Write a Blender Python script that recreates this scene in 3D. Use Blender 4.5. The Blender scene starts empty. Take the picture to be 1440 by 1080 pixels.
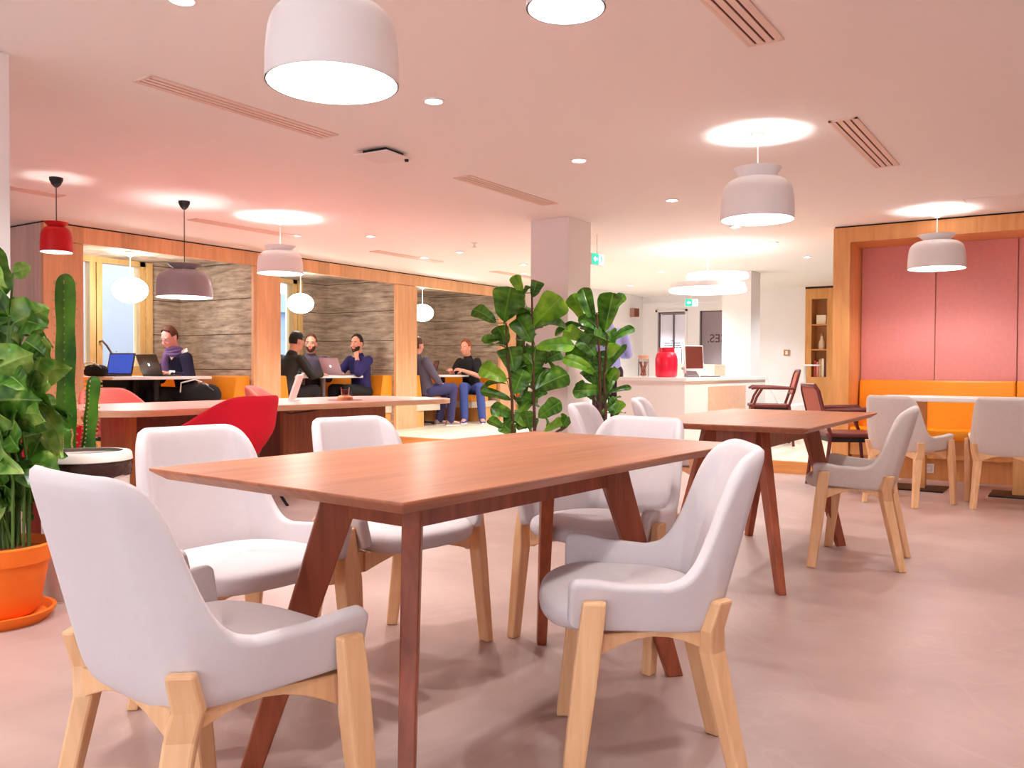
import bpy, bmesh, math, random
from mathutils import Vector, Matrix, noise
random.seed(7)
D = bpy.data
SC = bpy.context.scene
COL = SC.collection
PI = math.pi
R = math.radians
# The room: x runs along the row of timber booths, y towards the window wall, z up, metres.
HC = 2.35          # ceiling height
PL = 0.12          # height of the raised timber platform
VIEW = R(33.8958)  # heading of the camera in plan
FACE = VIEW - PI / 2   # z rotation of things set square to the viewing direction

# ------------------------------------------------------------------ materials
def new_mat(name):
    m = D.materials.new(name); m.use_nodes = True
    nt = m.node_tree; b = nt.nodes['Principled BSDF']
    return m, nt, b

def srgb(r, g, b):
    f = lambda c: (c / 255 / 12.92) if c / 255 <= 0.04045 else ((c / 255 + 0.055) / 1.055) ** 2.4
    return (f(r), f(g), f(b), 1)

def mat(name, col, rough=0.5, metal=0.0, spec=0.5, emit=None, estr=0.0, var=0.0, vscale=6.0, bump=0.0, bscale=60.0, trans=0.0, ior=1.45, alpha=1.0, coat=0.0):
    m, nt, b = new_mat(name)
    b.inputs['Base Color'].default_value = col
    b.inputs['Roughness'].default_value = rough
    b.inputs['Metallic'].default_value = metal
    b.inputs['Specular IOR Level'].default_value = spec
    b.inputs['Transmission Weight'].default_value = trans
    b.inputs['IOR'].default_value = ior
    b.inputs['Alpha'].default_value = alpha
    b.inputs['Coat Weight'].default_value = coat
    if emit:
        b.inputs['Emission Color'].default_value = emit
        b.inputs['Emission Strength'].default_value = estr
    tc = None
    if var or bump:
        tc = nt.nodes.new('ShaderNodeTexCoord')
    if var:
        n = nt.nodes.new('ShaderNodeTexNoise'); n.inputs['Scale'].default_value = vscale; n.inputs['Detail'].default_value = 5
        nt.links.new(tc.outputs['Object'], n.inputs['Vector'])
        mx = nt.nodes.new('ShaderNodeMix'); mx.data_type = 'RGBA'
        mx.inputs[6].default_value = tuple(c * (1 - var) for c in col[:3]) + (1,)
        mx.inputs[7].default_value = tuple(min(1, c * (1 + var)) for c in col[:3]) + (1,)
        nt.links.new(n.outputs['Fac'], mx.inputs[0]); nt.links.new(mx.outputs[2], b.inputs['Base Color'])
    if bump:
        n2 = nt.nodes.new('ShaderNodeTexNoise'); n2.inputs['Scale'].default_value = bscale; n2.inputs['Detail'].default_value = 3
        nt.links.new(tc.outputs['Object'], n2.inputs['Vector'])
        bp = nt.nodes.new('ShaderNodeBump'); bp.inputs['Strength'].default_value = bump; bp.inputs['Distance'].default_value = 0.01
        nt.links.new(n2.outputs['Fac'], bp.inputs['Height']); nt.links.new(bp.outputs['Normal'], b.inputs['Normal'])
    return m

def wood(name, c1, c2, stretch=(1, 12, 12), scale=3.0, rough=0.4, strips=None, spec=0.5, coat=0.0):
    """grain drawn out along one axis; strips = (axis, width) lays veneer leaves of slightly different tone"""
    m, nt, b = new_mat(name); L = nt.links.new
    tc = nt.nodes.new('ShaderNodeTexCoord'); mp = nt.nodes.new('ShaderNodeMapping')
    mp.inputs['Scale'].default_value = stretch
    L(tc.outputs['Object'], mp.inputs['Vector'])
    n = nt.nodes.new('ShaderNodeTexNoise'); n.inputs['Scale'].default_value = scale; n.inputs['Detail'].default_value = 6; n.inputs['Distortion'].default_value = 0.6
    L(mp.outputs['Vector'], n.inputs['Vector'])
    cr = nt.nodes.new('ShaderNodeValToRGB'); cr.color_ramp.elements[0].position = 0.3; cr.color_ramp.elements[1].position = 0.72
    cr.color_ramp.elements[0].color = c1; cr.color_ramp.elements[1].color = c2
    L(n.outputs['Fac'], cr.inputs['Fac'])
    out = cr.outputs['Color']
    if strips:
        ax, w = strips
        sx = nt.nodes.new('ShaderNodeSeparateXYZ'); L(tc.outputs['Object'], sx.inputs[0])
        a = nt.nodes.new('ShaderNodeMath'); a.operation = 'ADD'; a.inputs[1].default_value = 0.0
        if ax == 'xy':
            L(sx.outputs['X'], a.inputs[0]); L(sx.outputs['Y'], a.inputs[1])
        else:
            L(sx.outputs[ax.upper()], a.inputs[0])
        dv = nt.nodes.new('ShaderNodeMath'); dv.operation = 'DIVIDE'; dv.inputs[1].default_value = w; L(a.outputs[0], dv.inputs[0])
        fl = nt.nodes.new('ShaderNodeMath'); fl.operation = 'FLOOR'; L(dv.outputs[0], fl.inputs[0])
        wn = nt.nodes.new('ShaderNodeTexWhiteNoise'); wn.noise_dimensions = '1D'; L(fl.outputs[0], wn.inputs['W'])
        mr = nt.nodes.new('ShaderNodeMapRange'); mr.inputs['To Min'].default_value = 0.86; mr.inputs['To Max'].default_value = 1.1
        L(wn.outputs['Value'], mr.inputs['Value'])
        hs = nt.nodes.new('ShaderNodeHueSaturation'); L(mr.outputs[0], hs.inputs['Value']); L(out, hs.inputs['Color'])
        out = hs.outputs['Color']
    L(out, b.inputs['Base Color'])
    b.inputs['Roughness'].default_value = rough; b.inputs['Specular IOR Level'].default_value = spec; b.inputs['Coat Weight'].default_value = coat
    return m

def emitter(name, col, strength):
    m, nt, b = new_mat(name)
    b.inputs['Base Color'].default_value = col
    b.inputs['Emission Color'].default_value = col; b.inputs['Emission Strength'].default_value = strength
    return m

def thin_glass(name, tint, refl=0.12):
    """clear sheet: lets light straight through and mirrors a little, more at grazing angles"""
    m, nt, b = new_mat(name); L = nt.links.new
    tr = nt.nodes.new('ShaderNodeBsdfTransparent'); tr.inputs['Color'].default_value = tint
    gl = nt.nodes.new('ShaderNodeBsdfGlossy'); gl.inputs['Roughness'].default_value = 0.03
    lw = nt.nodes.new('ShaderNodeLayerWeight'); lw.inputs['Blend'].default_value = refl
    ms = nt.nodes.new('ShaderNodeMixShader'); L(lw.outputs['Fresnel'], ms.inputs[0]); L(tr.outputs[0], ms.inputs[1]); L(gl.outputs[0], ms.inputs[2])
    L(ms.outputs[0], nt.nodes['Material Output'].inputs['Surface'])
    return m

def concrete_mat():
    """board-marked concrete: horizontal streaks and a few horizontal joints"""
    m, nt, b = new_mat('board_marked_concrete'); L = nt.links.new
    tc = nt.nodes.new('ShaderNodeTexCoord'); mp = nt.nodes.new('ShaderNodeMapping'); mp.inputs['Scale'].default_value = (1.2, 1.2, 9)
    L(tc.outputs['Object'], mp.inputs['Vector'])
    n = nt.nodes.new('ShaderNodeTexNoise'); n.inputs['Scale'].default_value = 2.4; n.inputs['Detail'].default_value = 10; n.inputs['Roughness'].default_value = 0.7
    L(mp.outputs['Vector'], n.inputs['Vector'])
    cr = nt.nodes.new('ShaderNodeValToRGB'); e = cr.color_ramp.elements
    e[0].position = 0.32; e[0].color = srgb(124, 108, 94); e[1].position = 0.68; e[1].color = srgb(218, 202, 180)
    L(n.outputs['Fac'], cr.inputs['Fac'])
    n2 = nt.nodes.new('ShaderNodeTexNoise'); n2.inputs['Scale'].default_value = 1.7; n2.inputs['Detail'].default_value = 3
    L(tc.outputs['Object'], n2.inputs['Vector'])
    mx = nt.nodes.new('ShaderNodeMix'); mx.data_type = 'RGBA'; mx.blend_type = 'MULTIPLY'; mx.inputs[0].default_value = 0.65
    cr2 = nt.nodes.new('ShaderNodeValToRGB'); cr2.color_ramp.elements[0].position = 0.36; cr2.color_ramp.elements[0].color = (0.62, 0.57, 0.55, 1); cr2.color_ramp.elements[1].position = 0.62
    L(n2.outputs['Fac'], cr2.inputs['Fac']); L(cr.outputs['Color'], mx.inputs[6]); L(cr2.outputs['Color'], mx.inputs[7])
    sx = nt.nodes.new('ShaderNodeSeparateXYZ'); L(tc.outputs['Object'], sx.inputs[0])
    dv = nt.nodes.new('ShaderNodeMath'); dv.operation = 'MODULO'; dv.inputs[1].default_value = 0.42; L(sx.outputs['Z'], dv.inputs[0])
    lt = nt.nodes.new('ShaderNodeMath'); lt.operation = 'LESS_THAN'; lt.inputs[1].default_value = 0.010; L(dv.outputs[0], lt.inputs[0])
    mx2 = nt.nodes.new('ShaderNodeMix'); mx2.data_type = 'RGBA'; mx2.inputs[7].default_value = srgb(74, 58, 50)
    L(lt.outputs[0], mx2.inputs[0]); L(mx.outputs[2], mx2.inputs[6]); L(mx2.outputs[2], b.inputs['Base Color'])
    b.inputs['Roughness'].default_value = 0.85
    return m

def floor_mat():
    m, nt, b = new_mat('polished_screed'); L = nt.links.new
    tc = nt.nodes.new('ShaderNodeTexCoord')
    n = nt.nodes.new('ShaderNodeTexNoise'); n.inputs['Scale'].default_value = 1.3; n.inputs['Detail'].default_value = 8; n.inputs['Roughness'].default_value = 0.62
    L(tc.outputs['Object'], n.inputs['Vector'])
    cr = nt.nodes.new('ShaderNodeValToRGB'); e = cr.color_ramp.elements
    e[0].position = 0.3; e[0].color = srgb(162, 134, 126); e[1].position = 0.72; e[1].color = srgb(192, 162, 154)
    L(n.outputs['Fac'], cr.inputs['Fac'])
    n3 = nt.nodes.new('ShaderNodeTexNoise'); n3.inputs['Scale'].default_value = 1.1; n3.inputs['Detail'].default_value = 5; n3.inputs['Distortion'].default_value = 1.5
    L(tc.outputs['Object'], n3.inputs['Vector'])
    vr = nt.nodes.new('ShaderNodeValToRGB'); v = vr.color_ramp.elements
    v[0].position = 0.485; v[0].color = (0, 0, 0, 1); v[1].position = 0.515; v[1].color = (0, 0, 0, 1); x = v.new(0.5); x.color = (.10, .10, .10, 1)
    L(n3.outputs['Fac'], vr.inputs['Fac'])
    mx = nt.nodes.new('ShaderNodeMix'); mx.data_type = 'RGBA'; mx.inputs[7].default_value = srgb(218, 194, 186)
    L(vr.outputs['Color'], mx.inputs[0]); L(cr.outputs['Color'], mx.inputs[6]); L(mx.outputs[2], b.inputs['Base Color'])
    n2 = nt.nodes.new('ShaderNodeTexNoise'); n2.inputs['Scale'].default_value = 4; n2.inputs['Detail'].default_value = 6
    L(tc.outputs['Object'], n2.inputs['Vector'])
    mr = nt.nodes.new('ShaderNodeMapRange'); mr.inputs['To Min'].default_value = 0.3; mr.inputs['To Max'].default_value = 0.44
    L(n2.outputs['Fac'], mr.inputs['Value']); L(mr.outputs[0], b.inputs['Roughness'])
    return m

def leaf_mat(name, c1, c2, c3=None, scale=5.0):
    m, nt, b = new_mat(name); L = nt.links.new
    tc = nt.nodes.new('ShaderNodeTexCoord')
    n = nt.nodes.new('ShaderNodeTexNoise'); n.inputs['Scale'].default_value = scale; n.inputs['Detail'].default_value = 4
    L(tc.outputs['Object'], n.inputs['Vector'])
    cr = nt.nodes.new('ShaderNodeValToRGB'); e = cr.color_ramp.elements
    e[0].position = 0.34; e[0].color = c1; e[1].position = 0.62; e[1].color = c2
    if c3:
        x = e.new(0.74); x.color = c3
    L(n.outputs['Fac'], cr.inputs['Fac'])
    at = nt.nodes.new('ShaderNodeAttribute'); at.attribute_name = 'vein'   # the midrib and side veins of each blade
    mr = nt.nodes.new('ShaderNodeMapRange'); mr.inputs['To Max'].default_value = 0.55; L(at.outputs['Fac'], mr.inputs['Value'])
    mx = nt.nodes.new('ShaderNodeMix'); mx.data_type = 'RGBA'; mx.inputs[7].default_value = srgb(176, 200, 110)
    L(mr.outputs[0], mx.inputs[0]); L(cr.outputs['Color'], mx.inputs[6]); L(mx.outputs[2], b.inputs['Base Color'])
    b.inputs['Roughness'].default_value = 0.34
    tr = nt.nodes.new('ShaderNodeBsdfTranslucent'); L(cr.outputs['Color'], tr.inputs['Color'])
    ms = nt.nodes.new('ShaderNodeMixShader'); ms.inputs[0].default_value = 0.22
    L(b.outputs[0], ms.inputs[1]); L(tr.outputs[0], ms.inputs[2]); L(ms.outputs[0], nt.nodes['Material Output'].inputs['Surface'])
    return m

M = {}
M['floor'] = floor_mat()
M['ceiling'] = mat('ceiling_paint', srgb(250, 246, 243), 0.75)
M['wall'] = mat('white_wall_paint', srgb(246, 242, 244), 0.6)
M['column'] = mat('column_paint', srgb(247, 242, 242), 0.6)
M['platform'] = wood('pale_timber_boards', srgb(214, 192, 168), srgb(228, 210, 188), (1.2, 14, 14), 2.0, 0.42, ('y', 0.14))
M['riser'] = wood('honey_timber_riser', srgb(214, 140, 74), srgb(232, 166, 96), (12, 1.2, 12), 2.0, 0.42)
M['booth'] = wood('warm_veneer', srgb(224, 164, 117), srgb(240, 186, 140), (9, 9, 0.9), 2.4, 0.38, ('xy', 0.19))
M['booth_side'] = wood('warm_veneer_side', srgb(222, 190, 178), srgb(236, 208, 196), (9, 9, 0.9), 2.4, 0.38, ('xy', 0.16))
M['alcove'] = wood('honey_veneer', srgb(226, 156, 86), srgb(242, 178, 108), (9, 9, 0.9), 2.4, 0.36, ('xy', 0.24))
M['gap'] = mat('shadow_gap_black', srgb(40, 22, 22), 0.8)
M['concrete'] = concrete_mat()
M['window_wood'] = wood('yellow_pine', srgb(206, 168, 104), srgb(226, 192, 132), (8, 8, 1), 2.5, 0.4)
M['glass'] = thin_glass('clear_glass', (0.96, 0.98, 1, 1), 0.12)
M['orange'] = mat('orange_leather', srgb(240, 146, 30), 0.42, var=0.05, vscale=3, bump=0.05, bscale=180)
M['orange_deep'] = mat('orange_vinyl', srgb(252, 158, 14), 0.36, var=0.03, vscale=3)
M['pink_fabric'] = mat('rose_wall_fabric', srgb(234, 156, 152), 0.9, var=0.07, vscale=30, bump=0.15, bscale=300)
M['walnut'] = wood('walnut_top', srgb(156, 92, 62), srgb(188, 118, 82), (1.0, 13, 13), 2.2, 0.33, ('y', 0.13))
M['walnut_dark'] = wood('walnut_frame', srgb(126, 58, 34), srgb(172, 88, 54), (12, 12, 1.2), 2.4, 0.36)
M['oak'] = wood('pale_oak_legs', srgb(222, 170, 122), srgb(238, 192, 146), (14, 14, 1.2), 2.6, 0.42)
M['cloth_white'] = mat('off_white_upholstery', srgb(214, 204, 205), 0.92, var=0.03, vscale=40, bump=0.12, bscale=420)
M['cloth_grey'] = mat('grey_beige_upholstery', srgb(212, 198, 190), 0.92, var=0.08, vscale=60, bump=0.15, bscale=420)
M['white'] = mat('white_lacquer', srgb(244, 240, 238), 0.35)
M['white_matt'] = mat('white_matt', srgb(240, 234, 230), 0.6)
M['lamp_white'] = mat('lamp_white_enamel', srgb(249, 247, 247), 0.4)
M['lamp_mauve'] = mat('lamp_mauve_enamel', srgb(166, 154, 160), 0.38)
M['lamp_red'] = mat('lamp_red_enamel', srgb(206, 8, 20), 0.36)
M['black'] = mat('black_plastic', srgb(24, 20, 22), 0.45)
M['black_metal'] = mat('black_metal', srgb(30, 26, 26), 0.4, 0.4)
M['steel'] = mat('brushed_steel', srgb(190, 186, 184), 0.3, 1.0)
M['grey_metal'] = mat('grey_metal', srgb(120, 108, 108), 0.4, 0.6)
M['red_fabric'] = mat('red_upholstery', srgb(226, 16, 48), 0.85, var=0.05, vscale=30, bump=0.1, bscale=300)
M['coral'] = mat('coral_upholstery', srgb(240, 118, 108), 0.85, var=0.05, vscale=30, bump=0.1, bscale=300)
M['pink_top'] = mat('rose_table_linoleum', srgb(226, 146, 138), 0.34)
M['ply'] = wood('birch_ply_edge', srgb(226, 176, 136), srgb(240, 200, 162), (2, 2, 20), 3, 0.45)
M['slab'] = wood('red_brown_slab', srgb(150, 78, 46), srgb(176, 100, 62), (12, 12, 1), 2.4, 0.4)
M['slab_dark'] = wood('dark_brown_slab', srgb(112, 52, 34), srgb(136, 68, 44), (12, 12, 1), 2.4, 0.4)
M['slab_pale'] = wood('orange_brown_slab', srgb(196, 112, 56), srgb(216, 138, 80), (12, 12, 1), 2.4, 0.4)
M['terracotta'] = mat('terracotta', srgb(234, 112, 24), 0.7, var=0.06, vscale=9)
M['terracotta_dark'] = mat('brick_red_clay', srgb(150, 52, 36), 0.75, var=0.06, vscale=9)
M['soil'] = mat('bark_chips', srgb(150, 66, 34), 0.95, var=0.45, vscale=90, bump=0.9, bscale=110)
M['bin'] = mat('bin_white_enamel', srgb(238, 228, 220), 0.4)
M['bag_plastic'] = mat('bin_liner_plastic', srgb(58, 34, 30), 0.22, bump=0.5, bscale=45)
M['pothos_pale'] = leaf_mat('pale_variegated_leaf', srgb(66, 122, 32), srgb(150, 176, 84), srgb(226, 216, 164), 14)
M['cactus'] = leaf_mat('cactus_skin', srgb(34, 88, 24), srgb(84, 144, 36), None, 7)
M['spine'] = mat('cactus_spines', srgb(196, 170, 110), 0.7)
M['fig'] = leaf_mat('fig_leaf', srgb(30, 82, 16), srgb(78, 140, 24), srgb(126, 176, 44), 9)
M['fig_light'] = leaf_mat('fig_leaf_young', srgb(80, 146, 26), srgb(140, 196, 46), srgb(190, 206, 84), 7)
M['pothos'] = leaf_mat('variegated_leaf', srgb(20, 66, 16), srgb(74, 124, 32), srgb(176, 184, 100), 13)
M['bark'] = mat('plant_stem', srgb(84, 52, 36), 0.8, var=0.2, vscale=30)
M['stem_green'] = mat('green_stalk', srgb(74, 106, 36), 0.6)
M['planter'] = mat('pale_planter', srgb(222, 206, 196), 0.5)
M['skin'] = mat('skin', srgb(228, 158, 134), 0.5)
M['skin_pale'] = mat('skin_pale', srgb(240, 168, 158), 0.5)
M['hair_dark'] = mat('hair_near_black', srgb(30, 20, 18), 0.6, bump=0.5, bscale=140)
M['hair_brown'] = mat('hair_brown', srgb(92, 52, 34), 0.6, bump=0.5, bscale=140)
M['hair_fair'] = mat('hair_light_brown', srgb(150, 82, 46), 0.6, bump=0.5, bscale=140)
M['navy'] = mat('navy_wool', srgb(28, 26, 58), 0.9)
M['navy_bright'] = mat('navy_cotton', srgb(40, 34, 92), 0.85)
M['black_cloth'] = mat('black_cloth', srgb(26, 24, 26), 0.85, var=0.2, vscale=20)
M['dark_jacket'] = mat('dark_leather', srgb(32, 30, 26), 0.5, var=0.3, vscale=12)
M['grey_knit'] = mat('grey_blue_knit', srgb(92, 84, 104), 0.9)
M['purple'] = mat('purple_scarf', srgb(118, 92, 146), 0.9, var=0.15, vscale=40)
M['jeans'] = mat('blue_denim', srgb(70, 84, 150), 0.85, var=0.2, vscale=14)
M['jeans_dark'] = mat('dark_denim', srgb(58, 54, 96), 0.85, var=0.15, vscale=14)
M['shirt_blue'] = mat('pale_blue_shirt', srgb(168, 172, 230), 0.85)
M['plum'] = mat('plum_trousers', srgb(56, 30, 48), 0.85)
M['shoe'] = mat('canvas_shoe', srgb(70, 74, 130), 0.8)
M['shoe_beige'] = mat('beige_shoe', srgb(150, 120, 112), 0.8)
M['laptop_dark'] = mat('dark_laptop_case', srgb(88, 72, 62), 0.35, 0.6)
M['laptop_silver'] = mat('silver_laptop_case', srgb(176, 142, 148), 0.32, 0.6)
M['screen_blue'] = mat('lit_blue_screen', srgb(30, 50, 140), 0.2, emit=srgb(64, 96, 210), estr=0.25)
M['screen_off'] = mat('dark_screen', srgb(112, 52, 50), 0.16)
M['logo'] = emitter('pale_logo', (1, 0.95, 0.9, 1), 0.6)
M['crimson'] = mat('crimson_glaze', srgb(236, 10, 56), 0.3, coat=0.3)
M['clear'] = thin_glass('jar_glass', (0.95, 0.94, 0.93, 1), 0.08)
M['coffee'] = mat('dark_tea', srgb(92, 30, 20), 0.2)
M['cane_frame'] = mat('oxblood_frame', srgb(104, 36, 32), 0.35)
M['cane'] = mat('cane_weave', srgb(186, 104, 88), 0.7, var=0.15, vscale=60)
M['counter_wood'] = wood('salmon_veneer', srgb(238, 184, 152), srgb(246, 202, 172), (8, 1, 8), 2.2, 0.4)
M['cream'] = mat('cream_laminate', srgb(252, 234, 210), 0.5)
M['speaker'] = mat('speaker_brown', srgb(176, 136, 122), 0.6)
M['grey_wall'] = mat('corridor_grey', srgb(176, 160, 156), 0.7)
M['text_dark'] = mat('lettering_dark', srgb(70, 52, 56), 0.6)
M['green_sign'] = emitter('exit_sign_green', srgb(30, 190, 150), .55)
M['white_sign'] = emitter('exit_sign_white', (0.8, 1, 0.94, 1), .5)
M['bulb'] = emitter('lamp_bulb', (1.0, 0.98, 0.97, 1), 100.0)
M['bulb_soft'] = emitter('lamp_bulb_small', (1.0, 0.95, 0.9, 1), 120.0)
M['globe'] = emitter('opal_globe', (1.0, 0.94, 0.86, 1), 10)
M['diffuser'] = emitter('lit_diffuser', (1.0, 0.97, 0.95, 1), 1.7)
M['led'] = emitter('downlight_lens', (1.0, 0.97, 0.94, 1), 9.0)
M['vent'] = mat('vent_enamel', srgb(240, 214, 200), 0.5)
M['vent_dark'] = mat('vent_slot', srgb(96, 48, 42), 0.8)
M['outside'] = mat('pale_render_outside', srgb(160, 164, 170), 0.8)
M['outside2'] = mat('blue_grey_outside', srgb(140, 156, 178), 0.8)
M['bounce_pale'] = mat('pale_bounce_surface', srgb(226, 224, 220), 0.8, var=0.05, vscale=2)
M['red_book'] = mat('red_book_cover', srgb(206, 86, 78), 0.6)
M['pink_book'] = mat('pink_book_cover', srgb(232, 150, 132), 0.6)
M['tan_book'] = mat('tan_book_cover', srgb(214, 168, 128), 0.6)
M['ivory_book'] = mat('ivory_book_cover', srgb(248, 226, 200), 0.6)
M['dark_book'] = mat('dark_book_cover', srgb(96, 52, 56), 0.6)
M['brown'] = mat('brown_paper', srgb(190, 140, 96), 0.7)

# ------------------------------------------------------------------ geometry helpers
class MB:
    def __init__(s):
        s.bm = bmesh.new(); s.vein = s.bm.verts.layers.float.new('vein')
    def box(s, c, d, rz=0, bevel=0.0, rot=None):
        r = bmesh.ops.create_cube(s.bm, size=1)
        vs = r['verts']
        bmesh.ops.scale(s.bm, vec=Vector(d), verts=vs)
        if bevel:
            es = list({e for v in vs for e in v.link_edges})
            o = bmesh.ops.bevel(s.bm, geom=es, offset=bevel, segments=2, affect='EDGES', profile=0.6)
            vs = list({v for f in o['faces'] for v in f.verts} | {v for v in vs if v.is_valid})
        mt = Matrix.Translation(Vector(c)) @ (rot.to_4x4() if rot else Matrix.Rotation(rz, 4, 'Z'))
        bmesh.ops.transform(s.bm, matrix=mt, verts=vs)
        return s
    def span(s, x0, x1, y0, y1, z0, z1, bevel=0.0):
        return s.box(((x0 + x1) / 2, (y0 + y1) / 2, (z0 + z1) / 2), (abs(x1 - x0), abs(y1 - y0), abs(z1 - z0)), 0, bevel)
    def ball(s, c, r, seg=20, rings=12, rot=None):
        o = bmesh.ops.create_uvsphere(s.bm, u_segments=seg, v_segments=rings, radius=1)
        r = Vector((r, r, r)) if isinstance(r, (int, float)) else Vector(r)
        bmesh.ops.scale(s.bm, vec=r, verts=o['verts'])
        bmesh.ops.transform(s.bm, matrix=Matrix.Translation(Vector(c)) @ (rot.to_4x4() if rot else Matrix()), verts=o['verts'])
        return s
    def lathe(s, prof, c=(0, 0, 0), seg=36, wob=None):
        """prof: list of (r, z); open profile"""
        rows = []
        for r, z in prof:
            if r < 1e-5: rows.append([s.bm.verts.new((c[0], c[1], c[2] + z))]); continue
            rows.append([s.bm.verts.new((c[0] + r * math.cos(2 * PI * k / seg), c[1] + r * math.sin(2 * PI * k / seg), c[2] + z)) for k in range(seg)])
        for a, b in zip(rows, rows[1:]):
            for k in range(seg):
                k2 = (k + 1) % seg
                f = [a[k % len(a)], a[k2 % len(a)], b[k2 % len(b)], b[k % len(b)]]
                f = list(dict.fromkeys(f))
                if len(f) >= 3: s.bm.faces.new(f)
        return s
    def tube(s, pts, r, seg=8, cap=True):
        """round tube along pts; r a number or one per point"""
        pts = [Vector(p) for p in pts]
        rs = [r] * len(pts) if isinstance(r, (int, float)) else list(r)
        up = None; rows = []
        for i, p in enumerate(pts):
            t = (pts[min(i + 1, len(pts) - 1)] - pts[max(i - 1, 0)]).normalized()
            if up is None:
                up = Vector((0, 0, 1)) if abs(t.z) < 0.9 else Vector((1, 0, 0))
            n = (up - t * up.dot(t)).normalized(); up = n; b = t.cross(n)
            rows.append([s.bm.verts.new(p + rs[i] * (math.cos(2 * PI * k / seg) * n + math.sin(2 * PI * k / seg) * b)) for k in range(seg)])
        for a, b in zip(rows, rows[1:]):
            for k in range(seg):
                s.bm.faces.new((a[k], a[(k + 1) % seg], b[(k + 1) % seg], b[k]))
        if cap:
            s.bm.faces.new(rows[0][::-1]); s.bm.faces.new(rows[-1])
        return s
    def loft(s, rows, closed=True, cap=True):
        """rows of points, each row the same count"""
        rv = [[s.bm.verts.new(p) for p in row] for row in rows]
        n = len(rv[0])
        for a, b in zip(rv, rv[1:]):
            for k in range(n if closed else n - 1):
                s.bm.faces.new((a[k], a[(k + 1) % n], b[(k + 1) % n], b[k]))
        if cap and closed:
            s.bm.faces.new(rv[0][::-1]); s.bm.faces.new(rv[-1])
        return s
    def prism(s, poly, z0, z1):
        return s.loft([[(x, y, z0) for x, y in poly], [(x, y, z1) for x, y in poly]])
    def bar(s, p, q, w, t, w2=None, t2=None, side=(0, 0, 1)):
        """straight member of rectangular section w (along side) by t from p to q"""
        p, q = Vector(p), Vector(q); d = (q - p).normalized()
        a = Vector(side); a = (a - d * a.dot(d)).normalized(); b = d.cross(a)
        w2 = w if w2 is None else w2; t2 = t if t2 is None else t2
        f = lambda c, w, t: [c + a * w / 2 + b * t / 2, c - a * w / 2 + b * t / 2, c - a * w / 2 - b * t / 2, c + a * w / 2 - b * t / 2]
        return s.loft([f(p, w, t), f(q, w2, t2)])
    def build(s, name, m, parent=None, smooth=True, angle=40, mods=None):
        bmesh.ops.recalc_face_normals(s.bm, faces=s.bm.faces)
        me = D.meshes.new(name); s.bm.to_mesh(me); s.bm.free()
        ms = m if isinstance(m, (list, tuple)) else [m]
        for x in ms: me.materials.append(x)
        if smooth:
            for p in me.polygons: p.use_smooth = True
            me.set_sharp_from_angle(angle=R(angle))
        o = D.objects.new(name, me); COL.objects.link(o)
        if parent: o.parent = parent
        for k in (mods or []):
            md = o.modifiers.new(k[0], k[1])
            for a, v in k[2].items(): setattr(md, a, v)
        return o

def tag(o, label, cat, group=None, kind=None):
    o['label'] = label; o['category'] = cat
    if group: o['group'] = group
    if kind: o['kind'] = kind
    return o

def thing(name, label, cat, loc=(0, 0, 0), rz=0, group=None):
    o = D.objects.new(name, None); COL.objects.link(o); o.empty_display_size = 0.1
    o.location = loc; o.rotation_euler = (0, 0, rz)
    return tag(o, label, cat, group)

def kids(o): return [c for c in D.objects if c.parent == o]

def copy_tree(o, parent=None):
    src = kids(o)
    c = o.copy(); COL.objects.link(c)
    if parent: c.parent = parent
    for ch in src: copy_tree(ch, c)
    return c

def dup(o, loc, rz, label, group=None):
    c = copy_tree(o); c.location = loc; c.rotation_euler = (0, 0, rz); c['label'] = label
    if group: c['group'] = group
    return c

def struct(name, mb, m, smooth=False):
    o = mb.build(name, m, smooth=smooth); o['kind'] = 'structure'
    return o

BEV = lambda w, n=2: ('bevel', 'BEVEL', dict(width=w, segments=n, limit_method='ANGLE'))
SUB = lambda n=1: ('smooth', 'SUBSURF', dict(levels=n, render_levels=n))
SOL = lambda t, off=-1: ('thickness', 'SOLIDIFY', dict(thickness=t, offset=off))

# ------------------------------------------------------------------ room shell
X0, X1, Y0, Y1 = -3.2, 14.6, -2.6, 9.5
struct('floor', MB().span(X0 - .2, 18.6, Y0 - .2, Y1 + .2, -0.1, 0.0), M['floor'])
struct('ceiling', MB().span(X0 - .2, 18.6, Y0 - .2, Y1 + .2, HC, HC + 0.1), M['ceiling'])
struct('wall_back', MB().span(X0 - .2, X0, Y0, -2.1, 0, HC).span(X0 - .2, X0, 4.6, Y1, 0, HC).span(X0 - .2, X0, -2.1, 4.6, 0, .25).span(X0 - .2, X0, -2.1, 4.6, 2.25, HC), M['wall'])
wb = D.objects.new('window_5', None); COL.objects.link(wb); wb['kind'] = 'structure'   # added glazed opening out of view, letting in daylight as frontal fill
fb = MB().span(X0 - .14, X0 - .06, -2.1, 4.6, .25, .31).span(X0 - .14, X0 - .06, -2.1, 4.6, 2.19, 2.25)
for k in range(6): fb.span(X0 - .14, X0 - .06, -2.1 + 6.64 * k / 5, -2.04 + 6.64 * k / 5, .31, 2.19)
fb.build('window_frame', M['window_wood'], wb, smooth=False)
MB().span(X0 - .105, X0 - .095, -2.04, 4.54, .31, 2.19).build('pane', M['glass'], wb, smooth=False)
struct('bounce_ground', MB().span(-16, X0 - .2, -9, 12, -.3, -.15), M['bounce_pale'])  # unseen pale reflector ground, added to bounce daylight up onto the ceiling
struct('wall_right', MB().span(X0, 18.6, Y0 - .2, Y0, 0, HC), M['wall'])
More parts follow.
